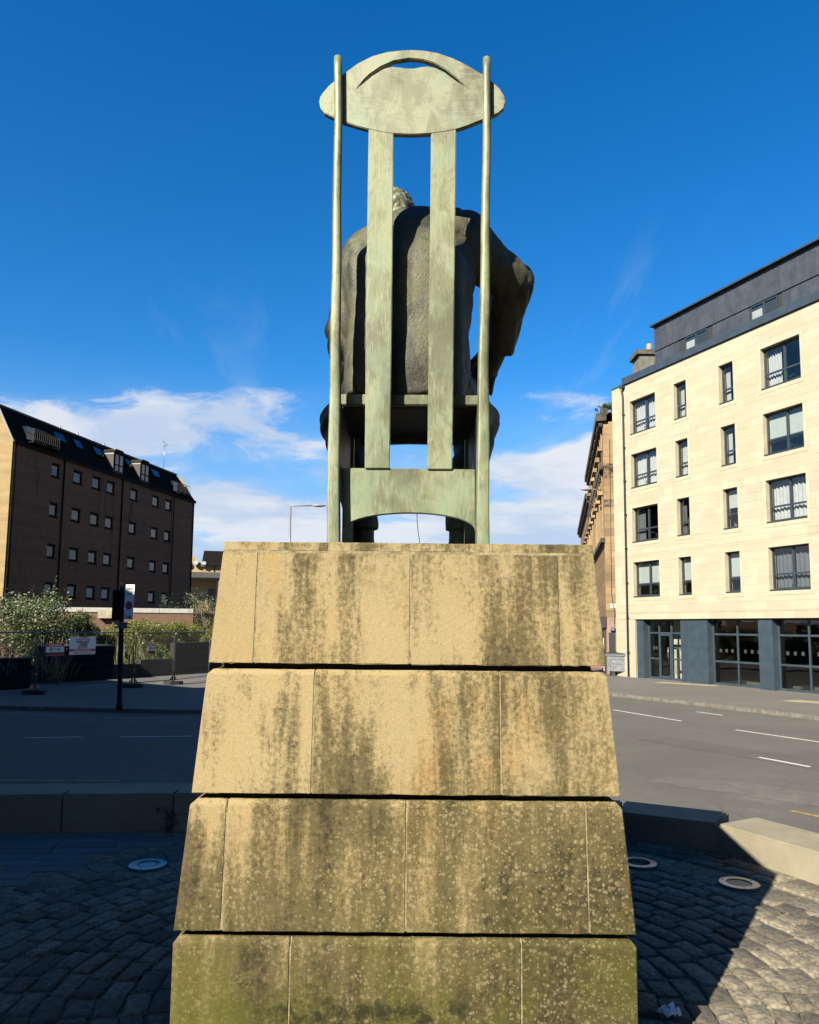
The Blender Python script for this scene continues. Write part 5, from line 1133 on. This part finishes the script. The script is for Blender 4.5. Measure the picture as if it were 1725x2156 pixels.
F0 = fence_panel(fZ, fA, 'leftmost site fence panel in front of the graffitied hoarding'); F1 = fence_panel(fA, fB, 'site fence panel carrying the two warning boards'); F2 = fence_panel(fB, fC, 'narrow-looking site fence panel right of the pole with a small notice'); F3 = fence_panel(fC, fD, 'last site fence panel, next to the plinth')
for p, l in ((fA, 'rubber foot under the joint left of the caution board'), (fB, 'rubber foot under the joint right of the sign pole'), (fC, 'rubber foot under the joint of the two rightmost panels')): foot(p, l)
mW = mat('board_white', (1.7, 1.7, 1.65), .6, .05); mRed = mat('board_red', (1.1, .08, .11), .6, .08); mBlk = mat('board_black', (.02, .02, .022), .6, .1); mNavy = mat('print_navy', (.02, .025, .06), .7); mGry = mat('print_grey', (.25, .26, .26), .7)
def lcl(M_, px, py, p, n): return M_.inverted() @ PL(px, py, p, n)
def board_frame(A, B): d = (B - A).normalized(); return frame((A.x, A.y), d, PAVZ), A, Vector((d.y, -d.x, 0))
M1, pA, nA = board_frame(fA, fB)
def board(M_, p_, n_, x0, x1, y0, y1, label, name='notice_board'):
    a = lcl(M_, x0, (y0 + y1) / 2, p_, n_); c = lcl(M_, x1, (y0 + y1) / 2, p_, n_); t = lcl(M_, (x0 + x1) / 2, y0, p_, n_).z; b_ = lcl(M_, (x0 + x1) / 2, y1, p_, n_).z
    T = empty(name, M=M_ @ Matrix.Translation((a.x, -.03, b_)), label=label, cat='sign'); return T, c.x - a.x, t - b_
z9 = lambda x, y: ((x * .2899) / 1.9, (2350 + y * .2899) / 1.9)
a0, a1 = z9(953, 675), z9(1312, 925)
T, w, h = board(M1, pA, nA, a0[0], a1[0], a0[1], a1[1], 'large white caution board with red band on the fence')
boxes('panel', [(0, w, -.004, .0, 0, h)], mW, T); boxes('red_band', [(0.005, w - .005, -.0065, -.0045, h * .17, h * .31)], mRed, T)
for s, zf, sz, m_, sq, bo in (('CAUTION', .945, .125, mRed, 1.25, .004), ('DEMOLITION WORK IN PROGRESS', .815, .085, mRed, .92, .002), ('BURNFIELD BUILDERS', .695, .11, mNavy, 1.08, .004), ('& DEMOLISHERS', .58, .10, mNavy, 1.1, .004), ('0141 554 8046', .47, .11, mNavy, 1.22, .004), ('info@burnfielddemolition.co.uk', .37, .075, mNavy, .95, .001), ('Site of danger, keep out', .26, .05, mW, 1.1, .001), ('All visitors report to site office', .20, .04, mW, 1.2, .001)):
    if s.startswith(('Site', 'All')): continue
    text('lettering', s, sz * h / .95, facing(w / 2, -.008, h * zf), m_, T, 'CENTER', sq * w / 1.55, bo)
boxes('print_line', [(w * .18, w * .80, -.0085, -.0070, h * .255, h * .275), (w * .12, w * .86, -.0085, -.0070, h * .20, h * .22)], mW, T); boxes('print_line', [(w * .4, w * .9, -.006, -.0045, h * .10, h * .12), (w * .4, w * .9, -.006, -.0045, h * .05, h * .07)], mGry, T); boxes('print_logo', [(w * .2, w * .26, -.006, -.0045, h * .04, h * .12), (w * .3, w * .35, -.006, -.0045, h * .04, h * .12)], mRed, T)
a0, a1 = z9(625, 775), z9(880, 945)
T, w, h = board(M1, pA, nA, a0[0], a1[0], a0[1], a1[1], 'smaller red, white and black warning board left of the caution board')
def warn(T, w, h):
    boxes('panel', [(0, w, -.004, 0, 0, h)], mRed, T); boxes('white_field', [(.004, w - .004, -.0065, -.0045, h * .30, h * .74)], mW, T); boxes('black_field', [(.004, w - .004, -.0065, -.0045, h * .10, h * .295)], mBlk, T)
    text('lettering', 'WARNING', h * .20, facing(w / 2, -.0078, h * .87), mW, T, 'CENTER', 1.15, .003); text('lettering', 'Protec', h * .21, facing(w * .63, -.0078, h * .56), mNavy, T, 'CENTER', 1.0, .003)
    v, f = [], []
    for k in range(20):
        q = 2 * math.pi * k / 20
        for r_ in (h * .16, h * .09): v.append((w * .28 + r_ * math.cos(q), -.0078, h * .52 + r_ * math.sin(q)))
    pyd('emblem', v, [(2 * k, 2 * ((k + 1) % 20), 2 * ((k + 1) % 20) + 1, 2 * k + 1) for k in range(20)], mRed, T); pyd('emblem', [(w * .28 - h * .06, -.0078, h * .57), (w * .28, -.0078, h * .44), (w * .28 + h * .06, -.0078, h * .57)], [(0, 1, 2)], mBlk, T)
    boxes('print_line', [(w * .5, w * .82, -.0078, -.0066, h * .40, h * .43)], mNavy, T); boxes('print_line', [(w * .14, w * .86, -.0078, -.0066, h * .19, h * .22)], mGry, T)
warn(T, w, h)
M2, pB, nB = board_frame(fB, fC); z55 = lambda x, y: ((400 + x * .2899) / 1.9, (2250 + y * .2899) / 1.9)
a0, a1 = z55(658, 1115), z55(758, 1262); T, w, h = board(M2, pB, nB, a0[0], a1[0], a0[1], a1[1], 'small red and white notice on the fence right of the sign pole'); warn(T, w, h)
# black hoardings / container behind the fence
mHo = mat('black_hoarding', (.012, .013, .016), .95, .2, 2, spec=.03); mHoT = mat('hoarding_blue_edge', (.05, .10, .17), .6)
def hoard(name, x0, x1, ytop, Y0, Y1, label, th=.5):
    A_, B_ = W(x0, 1330, Y0), W(x1, 1330, Y1); d = (B_ - A_); d.z = 0; M_ = frame((A_.x, A_.y), d.normalized(), PAVZ); h = W((x0 + x1) / 2, ytop, (Y0 + Y1) / 2).z - PAVZ
    T = empty(name, M=M_, label=label, cat='hoarding'); L = d.length; n = max(2, int(L / 1.2))
    for k in range(n): piece('board', L * k / n + .004, L * (k + 1) / n - .004, 0, th, 0, h - .05, mHo, T)
    boxes('top_edge', [(-.01, L + .01, -.02, th + .02, h - .049, h)], mHoT, T); return T, L, h
Hg, Lg, hg = hoard('hoarding', -40, 70, 1385, 27.2, 28.6, 'black hoarding with white graffiti scrawl at the left edge', .08)
R_ = random.Random(3); gx = lcl(Hg.matrix_world if False else frame((W(-40, 1330, 27.2).x, W(-40, 1330, 27.2).y), (W(70, 1330, 28.6) - W(-40, 1330, 27.2)).normalized(), PAVZ), 26, 1416, Vector((W(-40, 1330, 27.2).x, 27.2, 0)), Vector((0, -1, 0)))
P_ = []; x = gx.x - .55
for k in range(7):
    q = [(x, -.008, .62 + R_.uniform(-.1, .1)), (x + .05, -.008, .95 + R_.uniform(-.1, .1)), (x + .12, -.008, .7 + R_.uniform(-.15, .1)), (x + .16, -.008, .9 + R_.uniform(-.1, .1)), (x + .2, -.008, .66 + R_.uniform(-.2, .1))]; P_.append((q, .009)); x += .15
tubes('graffiti', P_, mat('chalk_paint', (.6, .62, .64), .9), Hg, 5)
hoard('container', 118, 243, 1359, 31.5, 33.6, 'black flat-topped container with blue rim behind the caution board', 1.6)
LWp = empty('garden_wall', (0, 0, 0), 'low dark stone wall behind the fence panels, raised at the right in place of hedge shade', 'wall'); mGdn = m_brick('dark_rubble', (.06, .055, .05), (.04, .037, .034), (.03, .03, .03), bw=.4, rh=.2)
wp = [(78, 31.0), (243, 34.0), (300, 35.2), (372, 37.0), (470, 41.5)]
for (xa, ya), (xb, yb) in zip(wp[:-1], wp[1:]):
    A_, B_ = gp(xa, ya), gp(xb, yb); d = B_ - A_; t = d.normalized(); q = Vector((-t.y, t.x, 0)) * .3; h = W((xa + xb) / 2, 1399 if xa < 290 else (1388 if xa < 360 else 1352), (ya + yb) / 2).z  # right-hand lengths raised: dark wall stands in for shade under the hedge
    boxes('wall_length', [[(*A_.xy, -1), (*B_.xy, -1), (*(B_ + q).xy, -1), (*(A_ + q).xy, -1), (*A_.xy, h), (*B_.xy, h), (*(B_ + q).xy, h), (*(A_ + q).xy, h)]], mGdn, LWp)

# ------------------------------------------------------------------ parking sign on its pole
sb = G(251, 1493, PAVZ); SP = empty('parking_sign', (sb.x, sb.y, PAVZ), 'black pole with a tall white parking zone sign and a small plate below', 'sign post')
Ys = sb.y; zl = lambda px, py: W(px, py, Ys).z - PAVZ; xl = lambda px, py: W(px, py, Ys).x - sb.x
mPole = mat('black_pole', (.012, .012, .013), .8, spec=.15); z56 = z55
tubes('pole', [([(0, 0, 0), (0, 0, .12), (.0, 0, .13), (xl(258, 1226) * 1., 0, zl(258, 1226))], [.095, .095, .07, .065])], mPole, SP, 14)
tp = z56(345, 308); bt = z56(372, 785); sw = (z56(458, 325)[0] - z56(333, 310)[0]) * Ys / 1600 / math.cos(math.radians(30))
SPl = Matrix.Translation((xl(*z56(335, 550)) , -.09, 0)) @ Matrix.Rotation(math.radians(-18), 4, 'Z') @ Matrix.Rotation(math.radians(1.2), 4, 'Y')
zb_, zt_ = zl(*bt), zl(*tp)
def loc(o): o.matrix_local = SPl; return o
pn = loc(boxes('sign_plate', [(-.0, sw, -.006, .0, zb_, zt_)], mW, SP)); boxes('border', [(.01, sw - .01, -.0085, -.0065, zt_ - .03, zt_ - .02), (.01, sw - .01, -.0085, -.0065, zb_ + .02, zb_ + .03)], mGry, pn)
H_ = zt_ - zb_
text('lettering', 'Controlled', H_ * .115, facing(sw / 2, -.008, zb_ + H_ * .885), mBlk, pn, 'CENTER', .95 * sw / .62, .002); text('lettering', 'ZONE', H_ * .15, facing(sw / 2, -.008, zb_ + H_ * .745), mBlk, pn, 'CENTER', 1.05 * sw / .62, .003); text('lettering', 'No loading', H_ * .11, facing(sw / 2, -.008, zb_ + H_ * .085), mBlk, pn, 'CENTER', .95 * sw / .62, .002)
def ringm(name, r0, r1, m_, y, rz=1.):
    v, f = [], []
    for k in range(36):
        q = 2 * math.pi * k / 36
        for r_ in (r1, r0): v.append((sw / 2 + r_ * math.cos(q), y, zb_ + H_ * .40 + r_ * math.sin(q)))
    f = [(2 * k, 2 * ((k + 1) % 36), 2 * ((k + 1) % 36) + 1, 2 * k + 1) for k in range(36)]; return pyd(name, v, f, m_, pn)
R0 = min(sw * .40, H_ * .235); ringm('red_ring', R0 * .80, R0, mRed, -.0078); ringm('blue_disc', .0, R0 * .80, mat('faded_blue', (.20, .16, .24), .7), -.0078)
q = R0 * .62; pyd('red_bar', [(sw / 2 - q - .02, -.0090, zb_ + H_ * .40 + q - .02), (sw / 2 - q + .02, -.0090, zb_ + H_ * .40 + q + .02), (sw / 2 + q + .02, -.0090, zb_ + H_ * .40 - q + .02), (sw / 2 + q - .02, -.0090, zb_ + H_ * .40 - q - .02)], [(0, 3, 2, 1)], mRed, pn)
boxes('sign_back', [(-.34, -.06, -.02, .02, zb_ - .03, zt_ - .16)], mPole, SP); boxes('clip', [(-.12, .1, -.09, .06, zz_, zz_ + .05) for zz_ in (zb_ + .2, zt_ - .3)], mPole, SP)
pz = zl(*z56(327, 868)); px0 = xl(*z56(260, 868)); px1 = xl(*z56(393, 868)); sp2 = boxes('small_plate', [(px0, px1, -.11, -.102, pz - .09, pz + .09)], mat('plate_blue_white', (.20, .30, .48), .6), SP)
text('lettering', 'No loading', .10, facing((px0 + px1) / 2, -.1125, pz + .045), mNavy, sp2, 'CENTER', 1., .004); text('lettering', 'at any time', .10, facing((px0 + px1) / 2, -.1125, pz - .045), mNavy, sp2, 'CENTER', 1., .004)

# ------------------------------------------------------------------ litter
tl = G(1410, 2138, 0.012); R_ = random.Random(9); v, f = [], []; n = 9
for j in range(n):
    for i in range(n): a, c_ = i / (n - 1) - .5, j / (n - 1) - .5; v.append((a * .075 + R_.uniform(-.012, .012), c_ * .05 + R_.uniform(-.012, .012), .018 + R_.uniform(-.014, .02)))
for j in range(n - 1):
    for i in range(n - 1): f.append((j * n + i, j * n + i + 1, (j + 1) * n + i + 1, (j + 1) * n + i))
o = pyd('tissue', v, f, mat('white_tissue', (2.4, 2.4, 2.4), .9, .03)); o.location = (tl.x, tl.y, tl.z); o.rotation_euler.z = .4; tag(o, 'crumpled white tissue on the setts by the foot of the plinth', 'litter')
# weed in the wall joint, left
wp_ = Vector((-1.86, 6.09, 0)); T = empty('wall_weed', (wp_.x, wp_.y, .0), 'dark weed growing from the wall joint left of the plinth', 'weed')
v, f = [], []
for k in range(5):
    a, c_ = leafclump((rnd.uniform(-.05, .05), -.02, .01 + .035 * k), .045, 26, 70 + k); n0 = len(v); v += a; f += [tuple(i + n0 for i in q) for q in c_]
pyd('leaves', v, f, lfD, T); tubes('stem', [([(0, 0, -.01), (0, -.02, .2)], .006)], mat('shrub_bark', (.2, .15, .09)), T, 5)

# ------------------------------------------------------------------ building on the near side of the street, left of the camera: it shades the road and plaza
mh, nh = Vector((math.sin(SUN_A), math.cos(SUN_A), 0)), Vector((math.cos(SUN_A), -math.sin(SUN_A), 0))
HB = 15.0; SLEN = HB / math.tan(SUN_E)
qa = nh * -2.45 + mh * (8.2 - SLEN); qb = nh * -24 + mh * (8.2 + .485 * 21.2 - SLEN)
dB = (qb - qa); MB_ = frame((qa.x, qa.y), dB.normalized(), 0)
NB_ = empty('near_tenement', M=MB_, label='plain sandstone tenement out of view left of the camera, shading the street', cat='building'); LB = dB.length
holes = [(x, x + 1.2, z, z + 1.9) for x in np.arange(1.5, LB - 1.5, 2.6) for z in (1.2, 4.6, 8., 11.2)]
wall_with_holes('wall', 0, LB, -1.2, HB, holes, 0, .5, mTen, NB_) if False else boxes('wall', [(0, LB, 0, 11, -1.2, HB - .3)], mTen, NB_)
boxes('cornice', [(-.0, LB, .0, 11.2, HB - .299, HB)], mTenD, NB_)
for a, c, d, e in holes:
    w = boxes('window', [(a, a + .08, -.03, -.001, d, e), (c - .08, c, -.03, -.001, d, e), (a + .08, c - .08, -.03, -.001, (d + e) / 2 - .03, (d + e) / 2 + .03)], mCurt, NB_); piece('pane', a + .08, c - .08, -.012, -.004, d, e, mGlR, w)

H2 = 10.; q2 = nh * -23.5 + mh * (17.4 - H2 / math.tan(SUN_E)); NR = empty('near_terrace', M=frame((q2.x, q2.y), -nh, 0), label='lower plain terrace out of view at the left, shading the fence', cat='building')
boxes('wall', [(0, 22, 0, 8, -1.2, H2 - .3)], mTen, NR); boxes('cornice', [(0, 22, 0, 8.1, H2 - .299, H2)], mTenD, NR)
for x in np.arange(1.2, 20.5, 2.6):
    for z in (.8, 3.9, 6.9):
        w = boxes('window', [(x, x + .08, -.03, -.001, z, z + 1.8), (x + 1.1, x + 1.18, -.03, -.001, z, z + 1.8)], mCurt, NR); piece('pane', x + .08, x + 1.1, -.012, -.004, z, z + 1.8, mGlR, w)

RT = empty('rear_sky_blocker', (0, 0, 0), 'plain sandstone block added out of view behind the camera to cut the sky light', 'building'); RT.location = (-4, -12, 0)  # unseen block added to cut sky fill and deepen the shadows
boxes('wall', [(0, 30, -11, 0, -1.2, 15.7)], mTen, RT); boxes('cornice', [(-.1, 30.1, -11.1, .3, 15.701, 16.1)], mTenD, RT)
for x in np.arange(1.2, 28.5, 2.7):
    for z in (.9, 4.4, 7.9, 11.4):
        w = boxes('window', [(x, x + .08, .001, .03, z, z + 1.9), (x + 1.1, x + 1.18, .001, .03, z, z + 1.9)], mCurt, RT); piece('pane', x + .08, x + 1.1, .004, .012, z, z + 1.9, mGlR, w)
